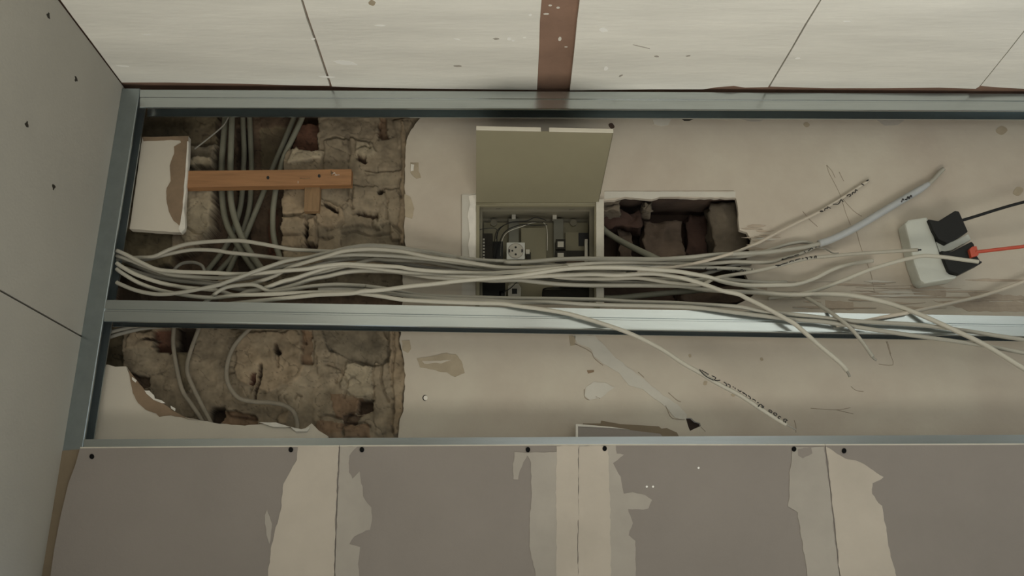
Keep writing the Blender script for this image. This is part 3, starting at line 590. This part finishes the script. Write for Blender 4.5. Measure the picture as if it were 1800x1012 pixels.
# power socket in the cabinet
sk = slab('power_socket', [rect(890.5, 426, 922.5, 455.5)], 2.138, 0.04, 'socket_plastic', cab, bev=0.0012)
sk['label'] = 'white round-well power socket'
scx, scy = 906.5, 440.5
def ringpts(r, y, n=28, cx=scx, cy=scy, ky=.96): return [P(cx+r*math.cos(k*2*math.pi/n), cy+r*ky*math.sin(k*2*math.pi/n), y) for k in range(n)]
link('socket_rim', prism([ringpts(14, 2.1368), ringpts(12.8, 2.1368)], Vector((0, .0012, 0))), 'filler_mid', sk)
link('socket_well', prism([ringpts(12.8, 2.1374)], Vector((0, .0005, 0))), 'frame_strip', sk)
for (dx, dy, r_) in ((0, -6, 1.9), (0, 6.3, 1.9), (-6, 0, 1.6)): link('pin_hole', prism([ringpts(r_, 2.1366, 10, scx+dx, scy+dy)], Vector((0, .001, 0))), 'ink', sk)
for s_ in (-1, 1): link('earth_clip', prism([[P(scx+s_*(11.5+a), scy+b_, 2.1364) for a, b_ in ((-1.5, -3), (1, -2.4), (1, 2.4), (-1.5, 3))]], Vector((0, .001, 0))), 'ink', sk)
sk2 = slab('junction_block', [[(893, 502), (900, 498), (912, 499), (916, 506), (915, 530), (893, 530)]], 2.150, 0.03, 'frame_strip', cab, bev=.001)
cb('junction_opening', 900, 507, 909, 516, 2.1488, 0.002, 'ink', bev=0); cb('junction_block', 877, 511, 889, 530, 2.15, 0.03, 'filler_mid'); cb('junction_opening', 881, 515, 886, 521, 2.149, .002, 'ink', bev=0)
cb('meter_cover', 955, 508, 1048, 540, 2.158, 0.03, 'dark_part')
def wire(pts, r=.0013, m='black_plastic', y=2.145, parent=cab, name='wire'):
    return tube(name, [P(a, b, y) for a, b in pts], r, m, parent, 7, 5)
wire([(868, 452), (873, 434), (876, 406), (896, 391), (926, 388), (941, 382), (960, 387)]); wire([(871, 455), (878, 426), (889, 406), (915, 395), (940, 396), (962, 395)], y=2.149)
wire([(866, 452), (869, 425), (874, 405), (895, 392), (925, 390), (955, 391)], m='dark_part', y=2.152); wire([(843, 452), (838.5, 425), (840, 408), (848, 402.5), (872, 402), (872, 420)], r=.0010, y=2.098)
wire([(880, 450), (882, 425), (892, 408), (920, 397), (940, 391), (960, 396), (962, 440)], m='cabinet_edge', y=2.156, r=.0011)
wire([(880, 515), (895, 508), (906, 498), (912, 494)], y=2.143, r=.0012); wire([(954, 530), (954, 512), (958, 507), (975, 506), (1040, 506)], y=2.152, r=.0018)
# open door
hd = (P(837, 357, YB-0.006)-CAM).dot(FF); fd = hd*(216/241)
dl, dr = P(837, 357, YB-0.006), P(1052, 357, YB-0.006)
fl, fr = PD(837, 229, fd), PD(1078, 234, fd)
nrm = (dr-dl).cross(fl-dl).normalized()
if nrm.z < 0: nrm = -nrm
print('lid', dl, dr, fl, fr, (fl-dl).length)
link('door', prism([[dl, dr, fr, fl]], nrm*0.0022), 'cabinet_paint', cab)['label'] = 'beige sheet-metal door swung upwards'
dd = cab.children[-1]
ex = (fr-fl); out = (fl-dl).normalized()
for (a, b2) in ((0.0, 0.472), (0.532, 1.0)):
    p, q = fl+ex*a, fl+ex*b2
    link('door_lip', bevel(prism([[p, q, q-nrm*-0.012, p-nrm*-0.012]], out*0.003), .0006), 'cabinet_edge', cab)
tube('hinge', [dl+Vector((0, -.001, -.002)), dr+Vector((0, -.001, -.002))], 0.003, 'cabinet_paint', cab, 8)
for (a, b2) in ((dl, fl), (dr, fr)):
    link('door_flange', prism([[a, b2, b2+nrm*.009, a+nrm*.009]], (dr-dl).normalized()*(0.0015 if a is dl else -0.0015)), 'cabinet_paint', cab)
# ---------------------------------------------------------------- conduits in the masonry
def tagc(o, label, cat, group): return props(o, label, cat, group)
CG = 'grey green conduits in the broken masonry'
def conduit(pts, r, y, label, m='conduit', name='conduit', cat='conduit', group=CG):
    if not isinstance(y, (list, tuple)): y = [y]*len(pts)
    o = tube(name, [P(a, b, yy) for (a, b), yy in zip(pts, y)], r, m); return props(o, label, cat, group)
conduit([(397, 170), (395, 217), (392, 255), (389.5, 297), (391, 352), (399, 394), (418, 430), (435, 457), (452, 480), (470, 500)], .0089, 2.1455, 'leftmost upright conduit in the upper slot, crossing right at its foot')
conduit([(409, 170), (407.5, 217), (406, 260), (405, 297), (406, 352), (416, 394), (432, 430), (455, 466), (475, 492)], .0089, 2.127, 'second upright conduit from the left in the upper slot')
conduit([(427, 170), (427, 211), (429, 260), (428, 294), (424, 355), (412, 400), (396, 435), (366, 474), (350, 495)], .0078, 2.1785, 'third conduit from the left, bending down left below the batten')
conduit([(438, 170), (439, 211), (441, 260), (442, 294), (441, 333), (436, 377), (413, 443), (385, 477), (370, 500)], .0078, 2.1790, 'fourth conduit from the left behind the wooden batten')
conduit([(528, 180), (515, 211), (493, 264), (479, 297), (463, 338), (446, 380), (430, 418), (405, 470), (395, 495)], .0078, 2.1622, 'left conduit of the slanting pair, running down left to the crossing')
conduit([(541, 180), (528, 214), (502, 269), (493, 297), (484, 338), (479.5, 380), (482, 421), (491, 449), (498, 480)], .0080, 2.132, 'right conduit of the slanting pair, bending straight down')
conduit([(402, 205), (392, 221), (370, 240), (342, 262)], .0022, 2.118, 'thin pale wire slanting beside the white remnant', m='cable_dark', name='wire', cat='wire', group=None)
conduit([(303, 482), (308, 472), (318, 464), (331, 461), (345, 462), (356, 468), (360, 480)], .0045, 2.11, 'small arched loop of grey cable behind the bundle', m='cable_dark', name='cable_loop', cat='cable', group=None)
conduit([(307, 560), (306, 573), (304.5, 604), (310, 643), (320, 684), (337, 711), (353, 735), (362, 752)], .0056, 2.103, 'left conduit of the crossing pair in the lower opening', m='conduit_dusty')
conduit([(354, 560), (351, 573), (336, 614), (329, 643), (333, 666), (351, 704), (369, 740), (376, 756)], .0056, 2.101, 'right conduit of the crossing pair in the lower opening', m='conduit_dusty')
conduit([(455, 560), (443, 573), (412, 607), (399, 643), (401, 674), (420, 699), (450, 706), (473, 707), (500, 712), (516, 724), (522, 743), (522, 756)], .0058, 2.099, 'long S-curved conduit in the lower opening', m='conduit_dusty')
conduit([(180, 598), (202, 589), (245, 578), (284, 573), (310, 569), (345, 564)], .0055, 2.085, 'grey cable just under the middle rail at far left', m='cable_dark', name='cable', cat='cable', group=None)
conduit([(185, 586), (215, 578), (250, 571), (290, 566)], .0050, 2.070, 'upper dark cable tucked under the middle rail at left', m='cable_dark', name='cable', cat='cable', group=None)
conduit([(1058, 400), (1065, 407), (1083, 419), (1115, 436), (1145, 450), (1170, 462)], .0088, [2.15, 2.145, 2.14, 2.13, 2.12, 2.118], 'thick grey green conduit slanting across the dark wall hole', group=None)
conduit([(1060, 524), (1090, 523), (1130, 519), (1180, 514), (1225, 510), (1260, 508)], .0080, 2.112, 'thick grey conduit low in the dark wall hole', group=None)
# ---------------------------------------------------------------- cable bundle
BG = 'grey installation cables of the bundle'
import numpy as np
PASS = 1; SPEC = []; BUILT = {}
_strokes, _tube = strokes, tube
def strokes(*a, **k): return _strokes(*a, **k) if PASS == 2 else None
def tube(*a, **k): return _tube(*a, **k) if PASS == 2 else None
def find(l): return BUILT.get(l) or next((o for k, o in BUILT.items() if k.startswith(l)), None)
def rail_top(x): return 527+(x-183)*29/1617
def cable(pts, d, label, m='cable_grey', r=.0053, group=BG):
    """d: [(px, y)] distance from the room along the cable; the strands are then pushed apart where they would touch"""
    if PASS == 1:
        def yy(x):
            if x <= d[0][0]: return d[0][1]
            for (a, ya), (b, yb) in zip(d, d[1:]):
                if x <= b:
                    t = (x-a)/(b-a); t = t*t*(3-2*t); return ya+(yb-ya)*t
            return d[-1][1]
        sp = smoothpath([Vector((a, b, 0)) for a, b in pts], 11)
        px = np.array([[p.x, p.y] for p in sp]); y = np.array([yy(p.x) for p in sp])
        rays = np.array([list(ray(*p)/ray(*p).y) for p in px])
        SPEC.append(dict(px=px, y=y, rays=rays, r=r)); return None, (lambda x: 2.0)
    S = SPEC[len(BUILT)]
    P3 = S['rays']*S['y'][:, None]+np.array(CAM)
    o = link('cable', tube_mesh([[Vector(p) for p in P3]], r, 10, 1), m, None, True)
    BUILT[label] = o; props(o, label, 'cable', group)
    order = np.argsort(S['px'][:, 0])
    return o, (lambda x: float(np.interp(x, S['px'][order, 0], S['y'][order])))
def relax(iters=260):
    off = np.cumsum([0]+[len(S['y']) for S in SPEC]); n = off[-1]
    PX = np.vstack([S['px'] for S in SPEC]); RY = np.vstack([S['rays'] for S in SPEC]); Y = np.concatenate([S['y'] for S in SPEC])
    RAD = np.concatenate([np.full(len(S['y']), S['r']) for S in SPEC]); ID = np.concatenate([np.full(len(S['y']), i) for i, S in enumerate(SPEC)])
    I, J = [], []
    for i in range(len(SPEC)):
        for j in range(i+1, len(SPEC)):
            d = ((SPEC[i]['px'][:, None]-SPEC[j]['px'][None])**2).sum(2); a, b = np.nonzero(d < 17*17)
            I.append(a+off[i]); J.append(b+off[j])
    I = np.concatenate(I); J = np.concatenate(J); need = RAD[I]+RAD[J]+.0009
    lim = np.where(PX[:, 0] > 700, YB-RAD-.0015, 2.11)
    on = (PX[:, 1] > rail_top(PX[:, 0])-3) & (PX[:, 1] < rail_top(PX[:, 0])+48) & (PX[:, 0] > 700)
    for it in range(iters):
        p = RY*Y[:, None]; D = p[I]-p[J]; lat2 = D[:, 0]**2+D[:, 2]**2; dy = D[:, 1]
        want = np.sqrt(np.maximum(0, need*need-lat2)); push = np.maximum(0, want-np.abs(dy))*(.3 if it < 120 else .45)
        sg = np.where(dy > 0, 1.0, -1.0); mv = np.zeros(n); cnt = np.zeros(n)
        up = np.zeros(n); dn = np.zeros(n)
        np.maximum.at(up, I, np.where(sg > 0, push, 0)); np.maximum.at(up, J, np.where(sg < 0, push, 0))
        np.maximum.at(dn, I, np.where(sg < 0, push, 0)); np.maximum.at(dn, J, np.where(sg > 0, push, 0))
        Y += up-dn; k = .25 if it < 120 else (.08 if it < 200 else 0.02 if it < 235 else 0)
        for a, b in zip(off[:-1], off[1:]):
            y = Y[a:b]; y[1:-1] = (1-2*k)*y[1:-1]+k*(y[:-2]+y[2:])
        Y = np.clip(np.minimum(Y, lim), 1.93, None); Y[on] = np.minimum(Y[on], (YF-RAD-.003)[on])
    for S, a, b in zip(SPEC, off[:-1], off[1:]): S['y'] = Y[a:b].copy()
def bundle():
    cable([(205, 456), (237, 453), (269, 451), (297, 439), (324, 430), (352, 426), (380, 424), (422, 423), (457, 428), (484, 433), (512, 438), (540, 440), (589, 442), (640, 444), (700, 446), (760, 451), (800, 456), (860, 466), (920, 472), (980, 476), (1040, 478), (1100, 480)],
          [(205, 2.05), (400, 2.045), (600, 2.055), (760, 2.075), (900, 2.08)], 'uppermost cable arching high over the conduits at the left', 'cable_warm')
    cable([(205, 458), (255, 456), (297, 446), (338, 439), (380, 440), (401, 443.5), (443, 448), (484, 453), (505, 455), (560, 455), (620, 452), (680, 450), (740, 455), (800, 462), (860, 469), (940, 471), (1010, 474), (1080, 476), (1150, 470), (1200, 468)],
          [(205, 2.062), (400, 2.058), (560, 2.072), (700, 2.084), (900, 2.088)], 'second arching cable, just below the uppermost one at the left', 'cable_warm')
    cable([(205, 440), (221, 447), (248, 461), (276, 473), (311, 477), (345, 478.5), (380, 479.5), (415, 481.5), (457, 480), (498, 476), (540, 472.6), (561, 468.5), (603, 464), (645, 466), (700, 469), (721, 472.6), (763, 476.7), (804, 479), (860, 480), (895, 478), (937, 475), (978, 471), (1020, 469), (1100, 467), (1180, 468), (1243, 470), (1298, 472.6), (1324, 475)],
          [(205, 2.03), (500, 2.022), (700, 2.025), (900, 2.03), (1100, 2.06), (1324, 2.085)], 'cable in mid bundle ending in black handwriting right of the wall hole', 'cable_light')
    strokes('handwriting', [[(1198, 473), (1210, 472.5), (1222, 473.5), (1235, 474)], [(1236, 474), (1240, 473), (1241, 470)], [(1241, 474.5), (1250, 474), (1257, 472.5)], [(1257, 474), (1259, 472), (1260, 475)],
            [(1282, 477), (1286, 475), (1288, 478)], [(1289, 478), (1293, 475), (1297, 477.5)], [(1298, 478), (1301, 475), (1304, 473.5), (1307, 475), (1305, 478)], [(1309, 474), (1312, 478), (1316, 477)], [(1322, 472), (1321, 478)]], 2.073, .0012, 'ink', find('cable in mid bundle ending'))
    cable([(205, 449), (228, 457), (262, 470.6), (297, 481.6), (338, 486), (380, 488.5), (410, 486), (440, 482), (480, 472), (520, 463.6), (541, 458), (575, 452), (603, 449), (630, 447.7), (672, 449), (700, 450.5), (721, 452.5), (763, 456.7), (810, 463), (850, 469), (900, 475), (960, 480), (1020, 483), (1083, 486), (1150, 490), (1220, 492), (1260, 489), (1290, 492), (1340, 496), (1383, 496)],
          [(205, 2.045), (400, 2.04), (600, 2.04), (800, 2.05), (1100, 2.07), (1383, 2.09)], 'cable under the topmost strand in mid bundle, ending short on the plaster')
    E1, _ = cable([(205, 496), (212, 499.6), (241, 510.7), (276, 517), (311, 515), (345, 509), (380, 502), (395, 497), (422, 487), (443, 479), (471, 469), (505, 458), (540, 452.6), (561, 447.7), (592, 440), (617, 434.6), (651, 431), (700, 434.6), (721, 438), (763, 444), (804, 452), (825, 455), (860, 458), (881, 458.7), (923, 461), (964, 465), (1000, 468), (1060, 471), (1110, 472)],
          [(205, 2.02), (380, 2.008), (560, 2.035), (700, 2.05), (1110, 2.062)], 'lowest cable at far left that climbs to the top of the bundle')
    F1, fy = cable([(205, 472), (214, 479), (241, 495.5), (269, 506.5), (297, 513.5), (335, 520), (374, 523), (415, 519), (457, 517.6), (498, 516), (540, 514), (575, 513.5), (617, 514), (644, 517), (672, 521), (707, 526.5), (749, 529), (791, 531), (840, 532.5), (881, 533.4), (909, 537.6), (951, 543), (992, 550), (1020, 557), (1060, 569), (1110, 587), (1160, 612), (1200, 638), (1230, 655), (1262, 674), (1300, 694), (1335, 717), (1365, 736), (1382, 746)],
          [(205, 2.035), (374, 2.025), (600, 2.012), (700, 2.0), (840, 1.992), (950, 1.985), (1382, 1.975)], 'long pale cable drooping in front of the rail with handwriting near its end', 'cable_light', .0054)
    tube('cable_core', [P(a, b, 1.975) for a, b in ((1380, 745), (1390, 750), (1399, 755))], .0022, 'cable_dark', F1)
    def z1(l): return [(1220+u/14.46, 640+v/14.46) for u, v in l]
    def z2(l): return [(1300+u/11.91, 680+v/11.91) for u, v in l]
    strokes('handwriting', [z1([(140, 125), (200, 210), (280, 290), (380, 350), (500, 405)]), z1([(190, 150), (250, 190), (300, 215), (360, 260)]), z1([(330, 240), (375, 255)]), z1([(450, 290), (520, 320), (555, 345), (520, 400), (590, 412), (665, 405)]),
            z1([(755, 450), (815, 490), (830, 550)]), z1([(850, 500), (915, 530), (910, 590)]), z1([(980, 570), (1010, 580)]), z1([(1035, 590), (1055, 635)]), z1([(1110, 640), (1160, 690), (1200, 685)]), z1([(1225, 705), (1330, 775), (1320, 800)]), z1([(1370, 790), (1425, 835), (1425, 880)]),
            z2([(10, 85), (40, 90)]), z2([(65, 120), (140, 160), (135, 190)]), z2([(175, 180), (225, 215), (225, 250)]), z2([(270, 250), (320, 270), (330, 300)]), z2([(370, 320), (400, 335)]), z2([(390, 410), (430, 360), (470, 380)]), z2([(460, 385), (510, 410), (490, 435), (470, 425), (480, 390)]),
            z2([(610, 485), (640, 480), (680, 510), (670, 530), (630, 515), (610, 490)]), z2([(710, 540), (760, 545), (785, 580), (740, 590), (710, 550)]), z2([(870, 635), (830, 610), (810, 640), (840, 665)]), z2([(920, 680), (960, 670), (1000, 700), (960, 715), (970, 750)]), z2([(925, 685), (935, 730)])],
            lambda x: fy(x)-.0062, .00125, 'ink', F1, 2)
    cable([(205, 462), (215, 469), (241, 483), (283, 497), (324, 505), (359, 508), (385, 511), (415, 519), (436, 512), (457, 509), (477, 502), (498, 494), (520, 488.5), (547, 479), (575, 470.6), (603, 466.4), (640, 469), (680, 474.6), (721, 479.5), (763, 482), (804, 484), (860, 486), (930, 486), (980, 484), (1041, 482), (1083, 483.6), (1130, 481), (1160, 482), (1201, 489), (1243, 501.6), (1270, 511), (1298, 517), (1312, 524), (1340, 537.6), (1383, 561), (1400, 571.6), (1438, 605), (1477, 638), (1489, 652)],
          [(205, 2.03), (400, 2.045), (500, 2.035), (700, 2.035), (900, 2.04), (1160, 2.02), (1300, 1.99), (1380, 1.972), (1489, 1.97)], 'pale cable dropping over the middle rail to a frayed tip in mid right', 'cable_light', .0056)
    T1 = find('pale cable dropping over')
    tube('cable_core', [P(a, b, 1.97) for a, b in ((1487, 650), (1491, 656), (1493.5, 662))], .003, 'cable_dark', T1)
    cable([(357, 534), (371, 523), (385, 511), (401, 504), (422, 501), (443, 500), (457, 504), (470, 511), (485, 512), (510, 509), (547, 503), (589, 500), (630, 501.7), (658, 504.5), (700, 511), (730, 517), (763, 520), (820, 522), (895, 524), (964, 525), (1020, 526), (1055, 526.5), (1110, 530), (1180, 532), (1229, 534.8), (1298, 539), (1340, 547), (1400, 553), (1503, 564), (1605, 570), (1682, 579), (1734, 587), (1800, 597), (1880, 609)],
          [(357, 2.042), (385, 2.02), (500, 2.03), (640, 2.03), (900, 2.03), (1200, 2.01), (1330, 1.988), (1880, 1.98)], 'upper of the two cables crossing the middle rail to the right frame edge', 'cable_grey')
    cable([(439, 500), (457, 494), (484, 484), (505, 472), (526, 464.5), (547, 458), (575, 450), (603, 441.5), (644, 438), (672, 438.7), (707, 442), (735, 447.7), (763, 453), (804, 458), (839, 463.6), (881, 469.8), (923, 470.5), (964, 468.4), (1010, 465), (1060, 461), (1120, 461), (1180, 463), (1230, 464), (1284, 460), (1305, 460), (1351, 461), (1375, 455), (1402, 447.5), (1420, 440), (1434, 432)],
          [(439, 2.045), (560, 2.018), (700, 2.022), (900, 2.035), (1100, 2.055), (1434, 2.088)], 'cable whose handwritten end meets the grey sleeve on the right', 'cable_warm')
    H1 = find('cable whose handwritten end')
    def z3(l): return [(1350+u/12, 420+v/12) for u, v in l]
    strokes('handwriting', [z3([(290, 430), (320, 410)]), z3([(430, 385), (540, 370)]), z3([(560, 355), (600, 340), (650, 325)]), z3([(760, 260), (795, 290)]), z3([(850, 250), (890, 220), (915, 190), (955, 215)]), z3([(990, 150), (1000, 175), (1020, 170)]), z3([(440, 385), (300, 440)])], 2.079, .0012, 'ink', H1)
    tube('bare_wire', [P(a, b, 2.086) for a, b in z3([(1000, 175), (1090, 185), (1200, 205), (1270, 240), (1350, 290), (1420, 300), (1490, 295)])], .0018, 'cable_dark', H1)
    cable([(470, 513), (498, 506.5), (520, 500), (547, 491), (575, 485.8), (603, 479), (630, 476), (658, 476), (700, 478), (760, 487), (820, 490), (867, 493), (909, 492), (937, 494.7), (978, 499), (1020, 501), (1055, 501.6), (1110, 501.6), (1160, 502), (1201, 503), (1240, 509), (1280, 512), (1332, 514), (1383, 518), (1431, 517), (1470, 517), (1503, 520), (1554, 530.5), (1592, 543), (1631, 558.7), (1682, 582), (1734, 607.5), (1800, 648), (1870, 690)],
          [(470, 2.045), (600, 2.05), (900, 2.06), (1200, 2.07), (1430, 2.05), (1560, 2.01), (1640, 1.975), (1870, 1.93)], 'thick pale cable sweeping down over the rail to the right frame edge', 'cable_light', .0060)
    cable([(480, 500), (520, 492.7), (547, 484), (600, 471), (630, 462), (658, 456), (680, 457), (714, 458), (749, 460), (790, 467), (818, 472), (860, 475), (940, 482), (1000, 489), (1069, 490), (1124, 489), (1180, 497), (1230, 500), (1257, 489), (1284, 483.6), (1320, 478), (1364, 468), (1399, 458.5), (1434, 452), (1448, 451), (1503, 446), (1580, 441), (1614, 439)],
          [(480, 2.06), (640, 2.06), (800, 2.062), (1100, 2.05), (1300, 2.06), (1460, 2.075), (1560, 2.03), (1614, 2.005)], 'handwritten cable whose bare tip points at the white power strip', 'cable_warm', .0048)
    S1 = find('handwritten cable whose')
    strokes('handwriting', [z3([(160, 555), (230, 550), (265, 560)]), z3([(200, 570), (270, 545), (330, 520), (420, 500)]), z3([(450, 490), (490, 460), (550, 465)]), z3([(570, 450), (630, 425), (680, 415)]), z3([(735, 395), (740, 425)]), z3([(790, 385), (830, 395), (830, 430)]), z3([(880, 370), (930, 375), (910, 400)]), z3([(980, 400), (990, 360), (1020, 360), (1015, 400)]), z3([(1160, 380), (1220, 378)])],
            lambda x: 2.06+.015*max(0, min(1, (x-1300)/160))-.0064, .0013, 'ink', S1, 2)
    tube('cable_core', [P(a, b, 2.004) for a, b in ((1613, 439.2), (1619, 438.8))], .0022, 'ink', S1)
    cable([(560, 508), (603, 506.5), (644, 510), (690, 516), (721, 520), (780, 525), (840, 527), (909, 530.7), (964, 531), (1000, 533), (1055, 535.5), (1180, 538.5), (1229, 541), (1284, 548), (1340, 555), (1400, 562), (1451, 566), (1528, 578), (1605, 589.5), (1682, 600), (1747, 610), (1800, 620), (1880, 634)],
          [(560, 2.045), (700, 2.02), (1000, 2.008), (1150, 2.0), (1290, 1.986), (1880, 1.965)], 'lower of the two cables crossing the middle rail, sagging under it', 'cable_grey')
    cable([(400, 534.5), (430, 531), (480, 526), (520, 522), (560, 518), (617, 515.5), (637, 512), (658, 510.7), (680, 508.5), (721, 503), (763, 499), (804, 494), (840, 491), (881, 487.8), (909, 485.2), (937, 481), (964, 476.7), (992, 472.8), (1027, 470.5), (1069, 470), (1110, 471), (1138, 473), (1180, 476), (1201, 478.5), (1243, 486.4), (1270, 494.7), (1298, 500), (1326, 501.6), (1367, 501), (1399, 499.7), (1430, 490), (1462, 474), (1487, 466), (1512, 461), (1534, 458)],
          [(400, 2.046), (430, 2.04), (520, 2.008), (640, 2.0), (900, 2.005), (1150, 1.998), (1300, 2.03), (1440, 2.08), (1534, 2.09)], 'pale cable rising across the cabinet socket to the front of the bundle', 'cable_light', .0056)
    Z1, zy = cable([(740, 447), (800, 455), (840, 460), (900, 461), (937, 459.5), (978, 456), (1020, 454.6), (1041, 454.6), (1110, 455), (1160, 455.5), (1215, 451.8), (1257, 447.7), (1298, 446), (1340, 444), (1367, 441), (1415, 434), (1440, 428), (1462, 420.6), (1497, 404), (1540, 379), (1578, 356), (1617, 333), (1637, 319), (1650, 305), (1658, 297)],
          [(740, 2.085), (1000, 2.035), (1200, 2.05), (1430, 2.080), (1640, 2.086), (1658, 2.090)], 'cable with thick grey sleeve pointing to the upper right', 'cable_grey', .0060)
    zs = [(1440, 428), (1462, 420.6), (1497, 404), (1540, 379), (1578, 356), (1617, 333), (1632, 323)]
    tube('grey_sleeve', [P(a, b, zy(a)-.001) for a, b in zs], lambda t: .0102-.0035*max(0, t-.8)/.2, 'sleeve', Z1)
    strokes('handwriting', [[(1585, 355), (1587, 349), (1589, 352)], [(1591, 350), (1593, 351)], [(1594, 351), (1596, 345), (1598, 350)], [(1599, 349), (1601, 343), (1603, 347)], [(1595, 348), (1603, 344)]], lambda x: zy(x)-.0118, .0012, 'ink', Z1)
    AA, ay = cable([(1120, 476), (1160, 472), (1201, 467), (1243, 457.5), (1270, 450), (1298, 441), (1319, 432.5), (1339, 423.5), (1379, 402), (1418, 383), (1442, 371), (1475, 351), (1500, 335), (1527, 317)],
          [(1120, 2.045), (1250, 2.04), (1330, 2.085), (1527, 2.094)], 'thin beige cable rising over the pencil cross with spaced black lettering', 'plaster', .0042)
    def z6(l): return [(1430+u/11.91, 300+v/11.91) for u, v in l]
    strokes('handwriting', [z6([(135, 850), (170, 840), (200, 850), (165, 860), (135, 850)]), z6([(235, 835), (240, 795), (270, 785), (290, 795), (295, 755), (330, 775), (365, 785)]), z6([(410, 705), (460, 700), (510, 700), (550, 660), (575, 605), (600, 625), (625, 650)]),
            z6([(700, 530), (730, 500), (775, 500), (780, 520), (745, 545)]), z6([(810, 500), (820, 455), (860, 460), (880, 440), (880, 395), (920, 420)]), z6([(1000, 270), (1060, 305)]), z6([(1100, 215), (1130, 205), (1150, 190)]), z6([(1130, 205), (1145, 215)])],
            lambda x: ay(x)-.0048, .0013, 'ink', AA, 2)
    cable([(1300, 500), (1340, 512), (1380, 516), (1405, 518), (1421, 525), (1451, 543), (1490, 571.6), (1515, 600), (1534, 627)],
          [(1300, 2.085), (1400, 2.07), (1450, 2.0), (1480, 1.975), (1534, 1.972)], 'shorter dark-tipped cable hanging over the middle rail at right', 'cable_grey', .0048)
    U1 = find('shorter dark-tipped')
    tube('cable_core', [P(a, b, 1.972) for a, b in ((1532, 625), (1536, 630), (1541, 633))], .003, 'cable_dark', U1)
    R1, _ = cable([(1350, 524), (1395, 519), (1438, 509), (1477, 494.5), (1528, 474), (1580, 458.5), (1605, 452.5), (1625, 449.5), (1657, 451.5), (1690, 456), (1720, 460)],
          [(1350, 2.088), (1450, 2.07), (1560, 2.03), (1610, 2.0), (1720, 1.985)], 'white cable lying across the power strip onto the lower black plug', 'cable_light', .0052)
    tube('cable_core', [P(a, b, 1.985) for a, b in ((1719, 460), (1725, 461))], .0025, 'ink', R1)
    cable([(1470, 572), (1520, 564), (1560, 556), (1613, 546), (1682, 530.5), (1734, 517.6), (1800, 494.5), (1870, 468)], [(1560, 2.088), (1870, 2.075)], 'beige cable rising to the right frame edge below the power strip', 'plaster', .0048)
    # extra strands buried in the bundle
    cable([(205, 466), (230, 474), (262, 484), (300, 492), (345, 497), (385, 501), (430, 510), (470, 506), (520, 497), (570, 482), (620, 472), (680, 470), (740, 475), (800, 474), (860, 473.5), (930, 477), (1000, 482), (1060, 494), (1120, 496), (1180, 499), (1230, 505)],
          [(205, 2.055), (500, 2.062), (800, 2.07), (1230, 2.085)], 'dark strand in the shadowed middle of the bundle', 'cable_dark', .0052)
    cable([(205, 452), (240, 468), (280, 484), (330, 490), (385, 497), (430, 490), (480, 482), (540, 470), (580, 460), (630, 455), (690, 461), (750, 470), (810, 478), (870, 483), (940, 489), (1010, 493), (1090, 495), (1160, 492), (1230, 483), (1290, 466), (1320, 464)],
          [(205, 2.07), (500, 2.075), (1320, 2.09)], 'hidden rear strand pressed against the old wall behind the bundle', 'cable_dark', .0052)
    cable([(1080, 462), (1140, 461), (1200, 459), (1250, 455), (1300, 452), (1350, 440), (1385, 429), (1410, 425), (1428, 428)], [(1080, 2.075), (1428, 2.088)], 'arching grey strand just left of the sleeved cable', 'cable_grey', .0050)
bundle(); relax(); PASS = 2; bundle()
# ---------------------------------------------------------------- power strip with plugs
ps = empty('power_strip'); props(ps, 'white multi-socket power strip tilted against the plaster wall at right', 'power strip')
slab('strip_body', [[(1591, 392), (1597, 386), (1630, 381), (1641, 412), (1653, 448), (1668, 481), (1684, 484), (1680, 489), (1626, 498), (1618, 492), (1607, 462)]], 2.052, 0.047, 'strip_plastic', ps, bev=0.006)
slab('socket_rim', [[(1642, 416), (1660, 430), (1682, 421), (1702, 411), (1707, 421), (1672, 440), (1652, 443)]], 2.058, 0.030, 'strip_plastic', ps, bev=0.002)
p1 = empty('power_plug'); props(p1, 'upper black plug with black cord in the white power strip', 'plug', 'plugs in the white power strip')
slab('plug_body', [[(1632, 385), (1650, 388), (1679, 370), (1686, 371), (1690, 380), (1702, 407), (1665, 428), (1650, 420), (1640, 404)]], 2.040, 0.036, 'black_plastic', p1, bev=0.003)
tube('cord', [P(a, b, 2.045) for a, b in ((1688, 388), (1712, 381), (1760, 366), (1800, 355), (1880, 336))], .0042, 'black_plastic', p1)
p2 = empty('power_plug'); props(p2, 'lower black plug with red cord in the white power strip', 'plug', 'plugs in the white power strip')
slab('plug_body', [[(1655, 440), (1672, 443), (1708, 424), (1712, 428), (1718, 450), (1726, 462), (1686, 482), (1668, 476), (1660, 456)]], 2.040, 0.036, 'black_plastic', p2, bev=0.003)
slab('cord_collar', [[(1704, 438), (1709, 433), (1717, 432), (1719, 440), (1721, 448), (1708, 452)]], 2.030, 0.014, 'red_plastic', p2, bev=0.002)
tube('cord', [P(a, b, 2.033) for a, b in ((1714, 443), (1740, 440), (1800, 433), (1880, 424))], .0048, 'red_plastic', p2)
